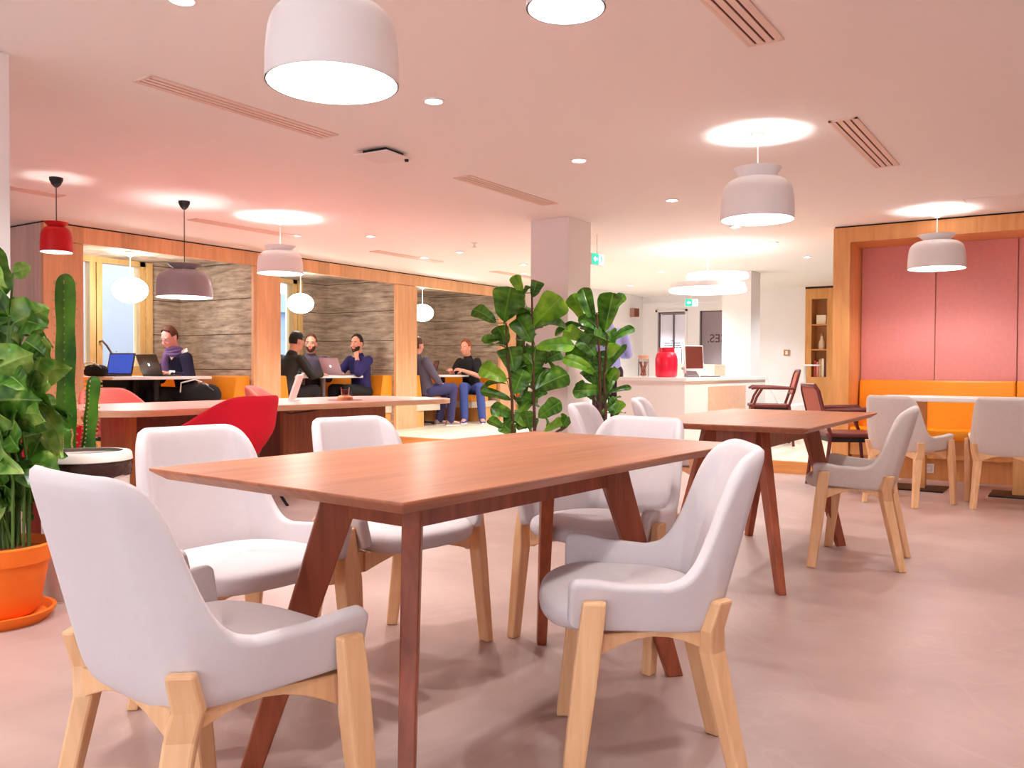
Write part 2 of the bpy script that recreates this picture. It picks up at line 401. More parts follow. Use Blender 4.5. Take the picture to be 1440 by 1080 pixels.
# raised timber platform: a strip in front of the booths and the whole reception end
struct('floor_platform', MB().span(3.9, X1, 7.45, Y1, 0.0, PL), M['platform'])
struct('floor_reception', MB().span(8.24, X1, 1.99, 7.45, 0.0, PL), M['platform'])
struct('trim_1', MB().span(8.215, 8.24, 1.99, 7.45, 0.0, PL - .004), M['riser'])
struct('trim_2', MB().span(3.9, 8.24, 7.425, 7.45, 0.0, PL - .004), M['riser'])
# columns
for n, (x, X, y, Y) in (('column_front', (1.2, 1.87, 3.9, 4.5)), ('column_middle', (6.585, 7.0, 3.825, 4.225)), ('column_far', (11.5, 11.9, 3.79, 4.2))):
    struct(n, MB().span(x, X, y, Y, 0 if x < 8 else PL, HC, .006), M['column'])

BOOTHS = [(4.53, 6.57), (6.97, 9.05), (9.5, 11.63), (12.1, 14.15)]
WINS = [(4.86, 6.10), (7.2, 8.50), (9.72, 10.3), (12.3, 13.6)]
# window wall with one opening behind each booth
wl = MB(); xs = [X0]
for a, b in WINS: xs += [a, b]
xs.append(X1)
for i in range(0, len(xs), 2): wl.span(xs[i], xs[i + 1], Y1, Y1 + .22, 0, HC)
for a, b in WINS: wl.span(a, b, Y1, Y1 + .22, 0, 0.93).span(a, b, Y1, Y1 + .22, 2.26, HC)
struct('wall_left', wl, M['wall'])
for i, (a, b) in enumerate(WINS):
    w = D.objects.new('window_%d' % (i + 1), None); COL.objects.link(w); w.location = (0, 0, 0); w['kind'] = 'structure'
    f = MB().span(a, a + .07, Y1 - .03, Y1 + .1, .93, 2.26).span(b - .07, b, Y1 - .03, Y1 + .1, .93, 2.26)
    f.span(a, b, Y1 - .03, Y1 + .1, .93, 1.0).span(a, b, Y1 - .03, Y1 + .1, 2.2, 2.26)
    mid = a + (b - a) * (.505 if i == 0 else .5)
    f.span(mid - .075, mid - .006, Y1 - .02, Y1 + .09, 1.0, 2.2).span(mid + .006, mid + .075, Y1 - .02, Y1 + .09, 1.0, 2.2)
    f.build('window_frame', M['window_wood'], w, smooth=False)
    MB().span(a + .07, mid - .075, Y1 + .04, Y1 + .05, 1.0, 2.2).build('pane', M['glass'], w, smooth=False)
    MB().span(mid + .075, b - .07, Y1 + .04, Y1 + .05, 1.0, 2.2).build('pane', M['glass'], w, smooth=False)
    MB().span(a - .02, b + .02, Y1 - .1, Y1, .9, .93).build('window_sill', M['window_wood'], w, smooth=False)
    MB().tube([(mid + .04, Y1 - .02, 1.28), (mid + .04, Y1 - .07, 1.29), (mid + .09, Y1 - .075, 1.24), (mid + .17, Y1 - .075, 1.12)], .012).build('window_handle', M['grey_metal'], w)
# the court outside
struct('ground_outside', MB().span(0, 18, Y1 + .3, 16, -.3, -.2), M['outside'])
nb = tag(MB().span(5.2, 8.3, 11.6, 12.0, -.2, 4.2).build('rendered_pier', M['outside'], smooth=False), 'pale rendered wall outside seen through the booth windows', 'wall')
nb['kind'] = 'structure'
struct('wall_outside', MB().span(0, 18, 14.5, 14.8, -.2, 1.6).span(0, 18, 14.5, 14.8, 2.2, 2.6).span(0, 18, 14.7, 14.8, 1.6, 2.2), M['outside2'])
for k, (x, lab) in enumerate(((6.62, 'slim green shrub outside the nearest booth window'), (9.0, 'slim green shrub outside the middle booth window'))):
    t = thing('garden_shrub', lab, 'shrub', (x, 10.9, -.2))
    MB().tube([(0, 0, 0), (.02, 0, .7), (0, .02, 1.25)], .012).build('stem', M['bark'], t)
    f = MB()
    for j in range(90):
        a = random.uniform(0, 6.28); h = random.uniform(.35, 1.4); r = .2 * random.random() + .04
        c = Vector((r * math.cos(a), r * math.sin(a), h)); d = Vector((math.cos(a), math.sin(a), random.uniform(-.2, .8))).normalized() * .07
        s = d.cross(Vector((0, 0, 1))).normalized() * .018
        f.loft([[c, c + d * .5 + s, c + d, c + d * .5 - s]], True, False); f.bm.faces.new([v for v in f.bm.verts][-4:])
    f.build('foliage', M['fig'], t)

# far wall: glazed doors, return walls
fw = MB().span(X1, X1 + .12, 3.79, 5.0, PL, HC).span(X1, X1 + .12, 5.0, 5.75, 2.05, HC).span(X1, X1 + .12, 5.75, 6.02, PL, HC)
fw.span(X1, X1 + .12, 6.02, 6.56, 2.05, HC).span(X1, X1 + .12, 6.56, Y1, PL, HC).span(X1, X1 + .12, Y0, 3.79, 0, HC)
struct('wall_far', fw, M['wall'])
struct('wall_return', MB().span(12.3, X1, 6.86, 6.96, PL, HC).span(12.3, 12.4, 6.96, 8.0, PL, HC), M['wall'])
struct('wall_recess', MB().span(14.3, X1, 3.79, 4.26, PL, HC), M['wall'])
struct('trim_3', MB().span(X1 - .02, X1, 5.98, 6.02, PL, 2.09).span(X1 - .02, X1, 6.56, 6.6, PL, 2.09).span(X1 - .02, X1, 5.98, 6.6, 2.05, 2.09).span(X1 - .03, X1, 4.9, 6.86, 2.19, 2.23), M['wall'])
# corridor behind the glazed doors
struct('wall_corridor', MB().span(18.2, 18.4, 3, 9, 0, HC).span(X1 + .12, 18.4, 8.9, 9.0, 0, HC).span(X1 + .12, 18.4, 3.0, 3.1, 0, HC), M['grey_wall'])
for n, (a, b), lab in (('door_1', (6.02, 6.56), None), ('door_2', (5.0, 5.75), None)):
    d = D.objects.new(n, None); COL.objects.link(d); d['kind'] = 'structure'; d.location = (X1 + .06, (a + b) / 2, PL)
    w = (b - a) / 2
    MB().span(-.01, .01, -w + .02, w - .02, .02, 1.92).build('door_pane', M['glass'], d, smooth=False)
    MB().span(-.02, .02, -w, -w + .02, 0, 1.93).span(-.02, .02, w - .02, w, 0, 1.93).span(-.02, .02, -w, w, 1.905, 1.93).build('door_frame', M['grey_metal'], d, smooth=False)
    if n == 'door_1':
        MB().tube([(-.05, -.2, .95), (-.05, -.2, 1.25)], .01).build('door_handle', M['steel'], d)
        tx = MB()   # five centred lines of small lettering, too small to read
        for k, wd in enumerate((.06, .30, .32, .36, .06)):
            z = 1.40 - k * .042; y = -wd / 2
            while y < wd / 2:
                l = random.uniform(.012, .05); tx.span(-.013, -.011, y, min(y + l, wd / 2), z - .008, z + .008); y += l + .009
        tx.build('door_lettering', M['text_dark'], d, smooth=False)
    else:
        cu = D.curves.new('door_sign', 'FONT'); cu.body = 'CES.'; cu.size = .21; cu.align_x = 'LEFT'; cu.extrude = .001
        to = D.objects.new('tmp', cu); COL.objects.link(to); dg = bpy.context.evaluated_depsgraph_get()
        me = D.meshes.new_from_object(to.evaluated_get(dg)); D.objects.remove(to)
        # read from the corridor side, so mirrored from here
        me.transform(Matrix(((0, 0, 1, 0), (1, 0, 0, 0), (0, 1, 0, 0), (0, 0, 0, 1))))
        ys = [v.co.y for v in me.vertices]; off = .235 - max(ys)
        me.transform(Matrix.Translation((-.014, off, 1.36)))
        me.materials.clear(); me.materials.append(M['text_dark'])
        so = D.objects.new('door_sign', me); COL.objects.link(so); so.parent = d
t = thing('corridor_panel', 'bright white tall panel in the corridor behind the glazed door', 'panel', (17.6, 7.52, 0))
MB().span(0, .05, -.3, .3, 0, 2.2).build('leaf', M['white'], t, smooth=False); MB().span(-.01, .06, -.32, -.3, 0, 2.22).span(-.01, .06, .3, .32, 0, 2.22).build('frame', M['white_matt'], t, smooth=False)
MB().span(-.03, 0, -.015, .015, 0, 2.2).build('mullion', M['grey_metal'], t, smooth=False)

# ------------------------------------------------------------------ timber booths
sur = thing('booth_surround', 'orange timber booth row built against the window wall', 'booth', (4.15, 8.05, PL))
ox, oy = 4.15, 8.05
px = [4.15, 4.53, 6.57, 6.97, 9.05, 9.5, 11.63, 12.1, 14.15, 14.55]
for i in range(0, 10, 2):
    MB().span(px[i] - ox, px[i + 1] - ox, 0, .045, 0, 2.18 - PL - .006).build('pillar', M['booth'], sur, smooth=False)
MB().span(0, px[-1] - ox, -.004, .05, 2.18 - PL, 2.335 - PL).build('beam', M['booth'], sur, smooth=False)
MB().span(.01, px[-1] - ox, .012, .05, 2.335 - PL, 2.35 - PL).span(.012, .05, .03, 1.4, 2.335 - PL, 2.35 - PL).build('shadow_gap', M['gap'], sur, smooth=False)
MB().span(0, .05, .045, 1.44, 0, 2.335 - PL).build('end_panel', M['booth_side'], sur, smooth=False)
for i, (a, b) in enumerate(BOOTHS):
    MB().span(b - ox, b - ox + .03, .045, 1.44, 0, 2.26 - PL).build('side_wall', M['concrete'], sur, smooth=False)
    MB().span(a - ox - .03, a - ox, .045, 1.44, 0, 2.26 - PL).build('side_wall', M['concrete'], sur, smooth=False)
    MB().span(a - ox, b - ox, .05, 1.44, 2.26 - PL, 2.30 - PL).build('booth_ceiling', M['concrete'], sur, smooth=False)
    w0, w1 = WINS[i]
    bk = MB().span(w1 - ox, b - ox, 1.40, 1.44, 0, 2.26 - PL).span(w0 - ox, w1 - ox, 1.40, 1.44, 0, .9 - PL)
    if w0 > a: bk.span(a - ox, w0 - ox, 1.40, 1.44, 0, 2.26 - PL)
    bk.build('back_lining', M['concrete'], sur, smooth=False)
    MB().span(w1 - ox - .005, w1 - ox + .06, 1.36, 1.40, .9 - PL, 2.25 - PL).build('window_lining', M['window_wood'], sur, smooth=False)

# U-shaped benches, tables and globe lamps of the booths
which = ['nearest', 'second', 'third', 'farthest']
for i, (a, b) in enumerate(BOOTHS):
    bt = thing('booth_bench', 'orange upholstered U-shaped bench in the %s timber booth' % which[i], 'bench', (a, 8.12, PL), 0, 'benches in the timber booths')
    w = b - a
    sd = .52
    MB().span(.13, w - .13, 1.16, 1.28, .45, .78, .02).build('backrest', M['orange'], bt, mods=None)
    MB().loft([[(.0, 0, .45), (.20, 0, .45), (.20, 1.28, .45), (.0, 1.28, .45)], [(.0, 0, .77), (.15, 0, .77), (.15, 1.28, .77), (.0, 1.28, .77)]]).build('backrest', M['orange'], bt, smooth=False, mods=[BEV(.012)])
    MB().loft([[(w - .24, 0, .45), (w, 0, .45), (w, 1.28, .45), (w - .24, 1.28, .45)], [(w - .19, 0, .77), (w, 0, .77), (w, 1.28, .77), (w - .19, 1.28, .77)]]).build('backrest', M['orange'], bt, smooth=False, mods=[BEV(.012)])
    MB().span(.20, .20 + sd - .06, 0.0, 1.16, .34, .45, .018).build('seat_cushion', M['orange'], bt)
    MB().span(w - .24 - sd + .06, w - .24, 0.0, 1.16, .34, .45, .018).build('seat_cushion', M['orange'], bt)
    MB().span(.20 + sd - .06, w - .24 - sd + .06, .74, 1.16, .34, .45, .018).build('seat_cushion', M['orange'], bt)
    MB().span(.0, .20 + sd - .08, .01, 1.16, .24, .34).span(w - .24 - sd + .08, w, .01, 1.16, .24, .34).span(.6, w - .6, .76, 1.2, .24, .34).build('seat_box', M['platform'], bt, smooth=False)
    MB().span(.0, .16 + .12, .03, 1.2, 0, .24).span(w - .36, w, .03, 1.2, 0, .24).span(.3, w - .36, .92, 1.2, 0, .24).build('plinth', M['alcove'], bt, smooth=False)
    if i == 3: continue   # the plants and the column hide the rest of it
    cx = (a + b) / 2
    tt = thing('booth_table', 'white-topped pedestal table in the %s timber booth' % which[i], 'table', (cx, 8.62, PL), 0, 'tables in the timber booths')
    MB().span(-.6, .6, -.36, .40, .735, .768, .008).build('tabletop', M['white'], tt)
    for y in (-.2, .2):
        MB().lathe([(0, 0), (.19, 0), (.19, .01), (.04, .02), (.035, .03), (.035, .735), (0, .735)], (0, y, 0), 20).build('pedestal', M['black_metal'] if i != 1 else M['grey_metal'], tt)
    g = thing('globe_lamp', 'white opal globe pendant hanging in the %s timber booth' % which[i], 'lamp', ((5.46, 7.78, 10.06, 12.6)[i], (8.76, 8.6, 8.42, 8.7)[i], 1.70), 0, 'opal globe lamps in the booths')
    r = .185 if i == 0 else .17
    MB().ball((0, 0, .14), (r, r, r * .77), 28, 18).build('shade', M['globe'], g)
    MB().tube([(0, 0, .14 + r * .75), (0, 0, .53)], .006).build('cord', M['white'], g)
    MB().lathe([(.006, .50), (.05, .53), (.055, .555), (0, .555)], seg=20).build('canopy', M['white'], g)

# alcove with the banquette on the other side
AX = 8.42
al = thing('alcove_surround', 'honey timber alcove frame around rose fabric wall panels', 'alcove', (AX, 1.986, 0))
AY0 = -2.4
MB().span(0, .7, -.15, 0, 0, 2.335).build('stile', M['alcove'], al, smooth=False)
MB().span(0, .7, AY0 - 1.986, -.15, 2.195, 2.335).build('header', M['alcove'], al, smooth=False)
MB().span(.015, .6, AY0 - 1.986, -.01, 2.335, 2.35).build('shadow_gap', M['gap'], al, smooth=False)
y = -.15
for k in range(6):
    y2 = (1.17 - 1.986) if k == 0 else y - .672
    MB().span(.50, .54, y2 + .004, y - .004, .4, 2.195, .004).build('fabric_panel', M['pink_fabric'], al, smooth=False); y = y2
MB().span(.54, .56, AY0 - 1.986, -.15, 0, 2.2).build('backing', M['alcove'], al, smooth=False)
bq = thing('banquette', 'long bright orange banquette with high back in the timber alcove', 'bench', (AX, 1.826, 0))
yy = [0, -1.33, -2.66, -4.0]
for k in range(3):
    MB().loft([[(.36, yy[k] - .003, .44), (.48, yy[k] - .003, .44), (.48, yy[k + 1] + .003, .44), (.36, yy[k + 1] + .003, .44)], [(.41, yy[k] - .003, .9), (.48, yy[k] - .003, .9), (.48, yy[k + 1] + .003, .9), (.41, yy[k + 1] + .003, .9)]]).build('backrest', M['orange_deep'], bq, smooth=False, mods=[BEV(.015)])
    MB().span(.0, .37, yy[k] - .003, yy[k + 1] + .003, .36, .46, .02).build('seat_cushion', M['orange_deep'], bq)
MB().span(.04, .46, 0, -4.0, .2, .36).build('seat_box', M['alcove'], bq, smooth=False)
MB().span(.10, .46, 0, -4.0, .0, .2).build('plinth', M['alcove'], bq, smooth=False)
ws = thing('wall_socket', 'white square power socket on the banquette plinth', 'socket', (AX + .098, 1.15, .105))
MB().span(-.012, .002, -.042, .042, -.042, .042, .004).build('plate', M['white'], ws)
MB().lathe([(.026, 0), (.026, .012), (.02, .012), (.02, 0)], seg=20).build('outlet', M['white_matt'], ws).rotation_euler = (0, -PI / 2, 0)

# shelf unit at the far end
sh = thing('bookshelf', 'tall timber bookshelf unit with an open niche beyond the alcove', 'bookshelf', (X1, 3.79, PL))
MB().span(-.36, 0, -.10, 0, 0, 2.20).span(-.36, 0, -1.2, -.34, 0, 2.2).span(-.36, 0, -.34, -.10, 0, .76).span(-.36, 0, -.34, -.10, 2.03, 2.2).span(-.03, 0, -.34, -.10, .76, 2.03).build('carcass', M['alcove'], sh, smooth=False)
MB().span(-.34, -.03, -.34, -.10, 1.195, 1.215).build('shelf', M['alcove'], sh, smooth=False)
MB().span(-.34, -.03, -.34, -.10, 1.60, 1.62).build('shelf', M['alcove'], sh, smooth=False)
MB().span(-.37, 0, -1.2, 0, 2.2, 2.23).build('shadow_gap', M['gap'], sh, smooth=False)
sx, sy = X1, 3.79
b0 = PL
t = tag(MB().span(sx - .30, sx - .1, sy - .31, sy - .16, b0 + 1.62, b0 + 1.77, .006).build('storage_box', M['cream']), 'small cream box on the upper shelf of the bookshelf', 'box')
t = thing('figurine_bottle', 'slender cream bottle on the middle shelf of the bookshelf', 'bottle', (sx - .22, sy - .23, b0 + 1.215))
MB().lathe([(0, 0), (.045, 0), (.05, .05), (.045, .12), (.022, .17), (.018, .22)], seg=20).build('body', M['ivory_book'], t)
MB().lathe([(.02, .215), (.022, .225), (.02, .26), (0, .265)], seg=16).build('stopper', M['brown'], t)
for k, (m_, w_, h_, lab) in enumerate((('red_book', .035, .27, 'red book at the near end of the bookshelf row'), ('pink_book', .03, .25, 'pink book second in the bookshelf row'), ('tan_book', .032, .29, 'tan book in the middle of the bookshelf row'), ('ivory_book', .04, .30, 'thick ivory book near the end of the bookshelf row'), ('dark_book', .028, .24, 'dark book last in the bookshelf row'))):
    y = sy - .125 - sum((.035, .03, .032, .04, .028)[:k]) - .008 * k
    bb = thing('book', lab, 'book', (sx - .2, y - w_ / 2, b0 + .76), 0, 'books on the bookshelf')
    MB().span(-.09, .1, -w_ / 2, -w_ / 2 + .003, 0, h_).span(-.09, .1, w_ / 2 - .003, w_ / 2, 0, h_).span(-.093, -.09, -w_ / 2, w_ / 2, 0, h_).build('cover', M[m_], bb, smooth=False)
    MB().span(-.088, .095, -w_ / 2 + .003, w_ / 2 - .003, .003, h_ - .004).build('pages', M['white_matt'], bb, smooth=False)

# ------------------------------------------------------------------ upholstered wooden-legged chairs
def interp(tab, x):
    if x <= tab[0][0]: return tab[0][1]
    for (a, p), (b, q) in zip(tab, tab[1:]):
        if x <= b:
            t = (x - a) / (b - a); return p + (q - p) * t
    return tab[-1][1]
PLAN = [(0, -.196), (.06, -.195), (.115, -.191), (.165, -.178), (.196, -.150), (.214, -.10), (.230, -.04), (.246, .04), (.260, .11), (.266, .172)]
CUM = [0]
for p, q in zip(PLAN, PLAN[1:]): CUM.append(CUM[-1] + math.hypot(q[0] - p[0], q[1] - p[1]))
AMAX = CUM[-1]
TOP = [(0, .806), (.155, .807), (.175, .803), (.190, .792), (.201, .770), (.209, .735), (.216, .690), (.223, .645), (.231, .60), (.241, .562), (.254, .535), (.274, .515), (.31, .505), (.42, .511), (.48, .522), (AMAX - .012, .524), (AMAX, .507)]
BOT = [(0, .372), (.15, .376), (.25, .388), (.4, .402), (AMAX - .012, .412), (AMAX, .43)]
def shell_pt(a, z):
    s = 1 if a >= 0 else -1; a = abs(a)
    x = interp([(c, p[0]) for c, p in zip(CUM, PLAN)], a); y = interp([(c, p[1]) for c, p in zip(CUM, PLAN)], a)
    a2 = min(a + .01, AMAX); a1 = max(a - .01, 0)
    f = lambda q: (interp([(c, p[0]) for c, p in zip(CUM, PLAN)], q), interp([(c, p[1]) for c, p in zip(CUM, PLAN)], q))
    (u1, v1), (u2, v2) = f(a1), f(a2); l = math.hypot(u2 - u1, v2 - v1); nx, ny = (v2 - v1) / l, -(u2 - u1) / l
    rear = max(0, min(1, (.30 - a) / .16)); rear = rear * rear * (3 - 2 * rear)
    dz = z - .42
    y -= rear * .275 * max(dz, -.02)
    k = .03 * dz / .12 if dz < .12 else .03
    x += nx * k * (1 - rear); y += ny * k * (1 - rear) * .3
    if dz > 0: x -= rear * x * .05 * dz / .4
    if z < .42:
        t = (.42 - z) / .05; x -= nx * .022 * t * t; y -= ny * .022 * t * t
    return Vector((s * x, y, z)), Vector((s * nx, ny, 0))
def make_chair(label, cloth, legm, group):
    t = thing('upholstered_chair', label, 'chair', (0, 0, 0), 0, group)
    NA, NT = 100, 11
    b = MB(); rows = []
    for j in range(NT + 1):
        row = []
        for i in range(NA + 1):
            a = (-1 + 2 * i / NA) * AMAX
            z0, z1 = interp(BOT, abs(a)), interp(TOP, abs(a)); tt = j / NT; tt = tt * .75 + .25 * tt * tt if j else 0
            row.append(shell_pt(a, z0 + (z1 - z0) * tt)[0])
        rows.append(row)
    b.loft(rows, False, False)
    b.build('backrest', M[cloth], t, mods=[SOL(.034, -1), SUB(1)], angle=180)
    out = []
    for k in range(40):
        th = 2 * PI * k / 40; c, s_ = math.cos(th), math.sin(th)
        e = .62
        x = math.copysign(abs(c) ** e, c); y = math.copysign(abs(s_) ** e, s_)
        w = .186 + .062 * (y + 1) / 2
        out.append((x * w, .035 + y * .195 + (.012 * (1 - x * x) if y > 0 else 0)))
    rows = []
    for sc, z in ((.86, .388), (.95, .395), (1.0, .415), (1.0, .437), (.975, .452), (.9, .461), (.7, .466), (.35, .468), (.02, .468)):
        rows.append([(x * sc, .03 + (y - .03) * sc, z - .012 * max(0, (y - .16) / .1) * (1 if z > .42 else 0)) for x, y in out])
    MB().loft(rows).build('seat', M[cloth], t, angle=180, mods=[SUB(1)])
    fr = MB()
    for s in (-1, 1):
        rows = []
        for q in [i / 8 for i in range(9)]:
            x = .165 + .075 * q; y = -.17 + .30 * q; zl = .335 + .052 * math.sin(PI * q); rows.append([(s * (x - .012), y, zl), (s * (x + .012), y, zl), (s * (x + .012), y, .40), (s * (x - .012), y, .40)])
        fr.loft(rows)
    for y, w in ((-.165, .165), (.13, .24)):
        rows = []
        for q in [i / 8 for i in range(9)]:
            x = -w + 2 * w * q; zl = .338 + .048 * math.sin(PI * q); rows.append([(x, y - .012, zl), (x, y + .012, zl), (x, y + .012, .40), (x, y - .012, .40)])
        fr.loft(rows)
    fr.build('seat_frame', M[legm], t, smooth=False, mods=[BEV(.003)])
    for s in (-1, 1):
        # front leg: strapped to the outside of the arm, then straight down
        p1, n1 = shell_pt(s * (AMAX - .055), .485); p0, _ = shell_pt(s * (AMAX - .055), .40)
        q1 = p1 + n1 * .013; ft = Vector((s * .290, .172, 0)); pts = [q1, q1.lerp(ft, .17), q1.lerp(ft, .32) - Vector((s * .004, 0, 0)), ft]
        leg = MB(); rows = []
        for i, p in enumerate(pts):
            w = (.052, .055, .055, .044)[i] / 2; h = (.028, .032, .042, .034)[i] / 2
            rows.append([(p.x - h, p.y - w, p.z), (p.x + h, p.y - w, p.z), (p.x + h, p.y + w, p.z), (p.x - h, p.y + w, p.z)])
        leg.loft(rows[::-1]); leg.build('leg', M[legm], t, smooth=False, mods=[BEV(.006)])
        # rear leg: on the outside of the rear corner, kinked below the shell
        p1, n1 = shell_pt(s * .198, .470); p0, _ = shell_pt(s * .198, .40)
        n = Vector((s * .72, -.69, 0)); d = Vector((s * .69, .72, 0))
        pts = [p1 + n * .014, p0 + n * .010, Vector((s * .172, -.160, .345)), Vector((s * .188, -.235, 0))]
        leg = MB(); rows = []
        for i, p in enumerate(pts):
            w = (.050, .055, .056, .042)[i] / 2; h = (.028, .032, .040, .032)[i] / 2
            rows.append([p + n * h + d * w, p + n * h - d * w, p - n * h - d * w, p - n * h + d * w])
        leg.loft(rows[::-1]); leg.build('leg', M[legm], t, smooth=False, mods=[BEV(.006)])
    return t
def chair_at(first, x, y, face, label, z=0, group=None):
    if not first.get('placed'):
        first['placed'] = 1; first.location = (x, y, z); first.rotation_euler = (0, 0, R(face - 90)); first['label'] = label
        return first
    c = dup(first, (x, y, z), R(face - 90), label, group); return c
GW = 'off-white upholstered chairs at the walnut tables'
cw = make_chair('x', 'cloth_white', 'oak', GW)
chair_at(cw, 1.069, 1.446, -4.8, 'off-white chair, back to the camera, at the near end of the walnut table')
chair_at(cw, 1.935, .925, 121, 'off-white chair turned sideways at the long front side of the near walnut table')
chair_at(cw, 1.589, 2.02, -95, 'off-white chair between the waste bin and the near walnut table, facing the camera')
chair_at(cw, 2.243, 2.002, -98, 'off-white chair behind the near walnut table, in front of the long rose table')
chair_at(cw, 2.735, 1.425, 173, 'off-white chair at the far short end of the near walnut table')
chair_at(cw, 4.03, 1.98, -78, 'off-white chair at the far walnut table in front of the fiddle-leaf fig beside the column')
chair_at(cw, 5.06, 2.12, -74, 'off-white chair at the far walnut table in front of the reception counter')
cg = make_chair('x', 'cloth_grey', 'oak', 'grey-beige upholstered chairs')
chair_at(cg, 4.683, .98, 95.6, 'grey-beige chair seen in profile at the far walnut table')
chair_at(cg, 6.95, 1.109, -16, 'grey-beige chair at the alcove table, turned so one armrest shows')
chair_at(cg, 7.10, .44, -4, 'grey-beige chair at the alcove table seen squarely from behind at the picture edge')
for o in (cw, cg): del o['placed']

# ------------------------------------------------------------------ walnut tables
def make_table(label):
    t = thing('dining_table', label, 'table', (0, 0, 0), 0, 'walnut dining tables')
    L, W = 1.583 / 2, .8364 / 2
    i = .03
    MB().loft([[(-L + i, -W + i, .722), (L - i, -W + i, .722), (L - i, W - i, .722), (-L + i, W - i, .722)],
               [(-L, -W, .744), (L, -W, .744), (L, W, .744), (-L, W, .744)], [(-L, -W, .75), (L, -W, .75), (L, W, .75), (-L, W, .75)]]).build('tabletop', M['walnut'], t, smooth=False, mods=[BEV(.0015, 1)])
    a, b = .4416, .112
    for s in (-1, 1):
        MB().span(-a, a, s * b - .014, s * b + .014, .62, .722).build('rail', M['walnut_dark'], t, smooth=False)
        MB().span(s * a - .014, s * a + .014, -b, b, .62, .722).build('rail', M['walnut_dark'], t, smooth=False)
    for sx in (-1, 1):
        for sy in (-1, 1):
            p = Vector((sx * a, sy * b, .722)); q = Vector((sx * .6216, sy * .2621, 0))
            d = (q - p); side = Vector((d.x, d.y, 0)).normalized()   # the broad face lies in the plane of the splay
            n = Vector((-side.y, side.x, 0))
            f = lambda c, w, h: [c + side * w / 2 + n * h / 2, c - side * w / 2 + n * h / 2, c - side * w / 2 - n * h / 2, c + side * w / 2 - n * h / 2]
            MB().loft([f(p, .105, .044), f(p.lerp(q, .12), .092, .044), f(q, .052, .034)]).build('leg', M['walnut_dark'], t, smooth=False, mods=[BEV(.004)])
    return t
tb = make_table('near walnut dining table with splayed legs under the big white dome pendant')
tb.location = (1.961, 1.381, 0); tb.rotation_euler = (0, 0, R(-3.0))
dup(tb, (4.383, 1.372, 0), R(1.3), 'second walnut dining table, farther off between the counter and the profile chair')

# table in the alcove
t = thing('alcove_table', 'white-topped table in front of the orange banquette', 'table', (7.84, .83, 0))
MB().span(-.32, .36, -.68, .62, .742, .775, .006).build('tabletop', M['white'], t)
for y in (.30, -.42):
    MB().span(-.05, .05, y - .045, y + .045, .012, .742).build('pedestal', M['alcove'], t, smooth=False)
    MB().span(-.2, .2, y - .2, y + .2, 0, .012, .003).build('base_plate', M['black_metal'], t)

# ------------------------------------------------------------------ long rose table and red armchairs
def rrect(x0, x1, y0, y1, r, n=10):
    o = []
    for cx, cy, a0 in ((x1 - r, y1 - r, 0), (x0 + r, y1 - r, 90), (x0 + r, y0 + r, 180), (x1 - r, y0 + r, 270)):
        for k in range(n + 1):
            a = R(a0 + 90 * k / n); o.append((cx + r * math.cos(a), cy + r * math.sin(a)))
    return o
TZ = .69
ct = thing('long_table', 'long communal table with rose top and pale wood edge on slab legs', 'table', (5.05, 5.93, 0), R(-3))
MB().prism(rrect(-1.85, 1.85, -.66, .64, .38), TZ - .045, TZ - .004).build('table_edge', M['ply'], ct, smooth=False)
MB().prism(rrect(-1.83, 1.83, -.64, .62, .36), TZ - .004, TZ).build('tabletop', M['pink_top'], ct, smooth=False)
for y_ in (-.20, .16): MB().span(-.05, 1.18, y_, y_ + .04, 0, TZ - .045).build('leg_panel', M['slab'], ct, smooth=False)
for x_ in (-.05, 1.14): MB().span(x_, x_ + .04, -.16, .16, 0, TZ - .045).build('leg_panel', M['slab_dark'], ct, smooth=False)
for y_ in (-.22, .16): MB().span(-1.44, -.75, y_, y_ + .04, 0, TZ - .045).build('leg_panel', M['slab_dark'], ct, smooth=False)
MB().span(-1.46, -1.40, -.24, .16, 0, TZ - .045).build('leg_panel', M['slab_pale'], ct, smooth=False)
MB().tube([(-.3, -.5, TZ - .05), (-.1, -.35, TZ - .09), (.15, -.3, TZ - .08), (.35, -.35, TZ - .05)], .006, 6).build('cable', M['black'], ct)

def make_tub(label, cloth, group):
    """armchair with a one-piece shell sweeping from the high back down into low arms, on thin black legs"""
    t = thing('tub_armchair', label, 'armchair', (0, 0, 0), 0, group)
    rows = []; NA = 36
    hb = lambda q: .80 - .20 * max(0, (abs(q) - .22) / .5) ** 0.9 if abs(q) > .22 else .80
    for j in range(10):
        tt = j / 9; row = []
        for i in range(NA + 1):
            q = -1 + 2 * i / NA; th = R(-90 + q * 128)
            z1 = .80 if abs(q) < .22 else (.80 - .215 * ((lambda u: u * u * (3 - 2 * u))(min(1, (abs(q) - .22) / .62))))
            z0 = .38; z = z0 + (z1 - z0) * tt
            k = .17 + .105 * min(1, (z - z0) / .18) ** .6 + .05 * max(0, z - .5)
            row.append((k * 1.02 * math.cos(th), k * math.sin(th) * .98 - .10 * max(0, z - .55) * max(0, 1 - abs(q) / .7), z))
        rows.append(row)
    b = MB(); b.loft(rows, False, False); b.build('shell', M[cloth], t, angle=180, mods=[SOL(.035, -1), SUB(1)])
    o = [(.225 * math.cos(2 * PI * k / 32), .02 + .225 * math.sin(2 * PI * k / 32)) for k in range(32)]
    MB().loft([[(x * s, y * s, z) for x, y in o] for s, z in ((.75, .38), (.95, .39), (1, .42), (.97, .45), (.8, .465), (.02, .468))]).build('seat', M[cloth], t, angle=180)
    MB().prism(rrect(-.17, .17, -.17, .19, .1, 6), .345, .385).build('under_frame', M['black'], t, smooth=False)
    for sx in (-1, 1):
        for sy in (-1, 1):
            MB().tube([(sx * .13, sy * .13, .35), (sx * .25, sy * .24, 0)], .009).build('leg', M['black_metal'], t)
    return t
GR = 'red armchairs around the long rose table'
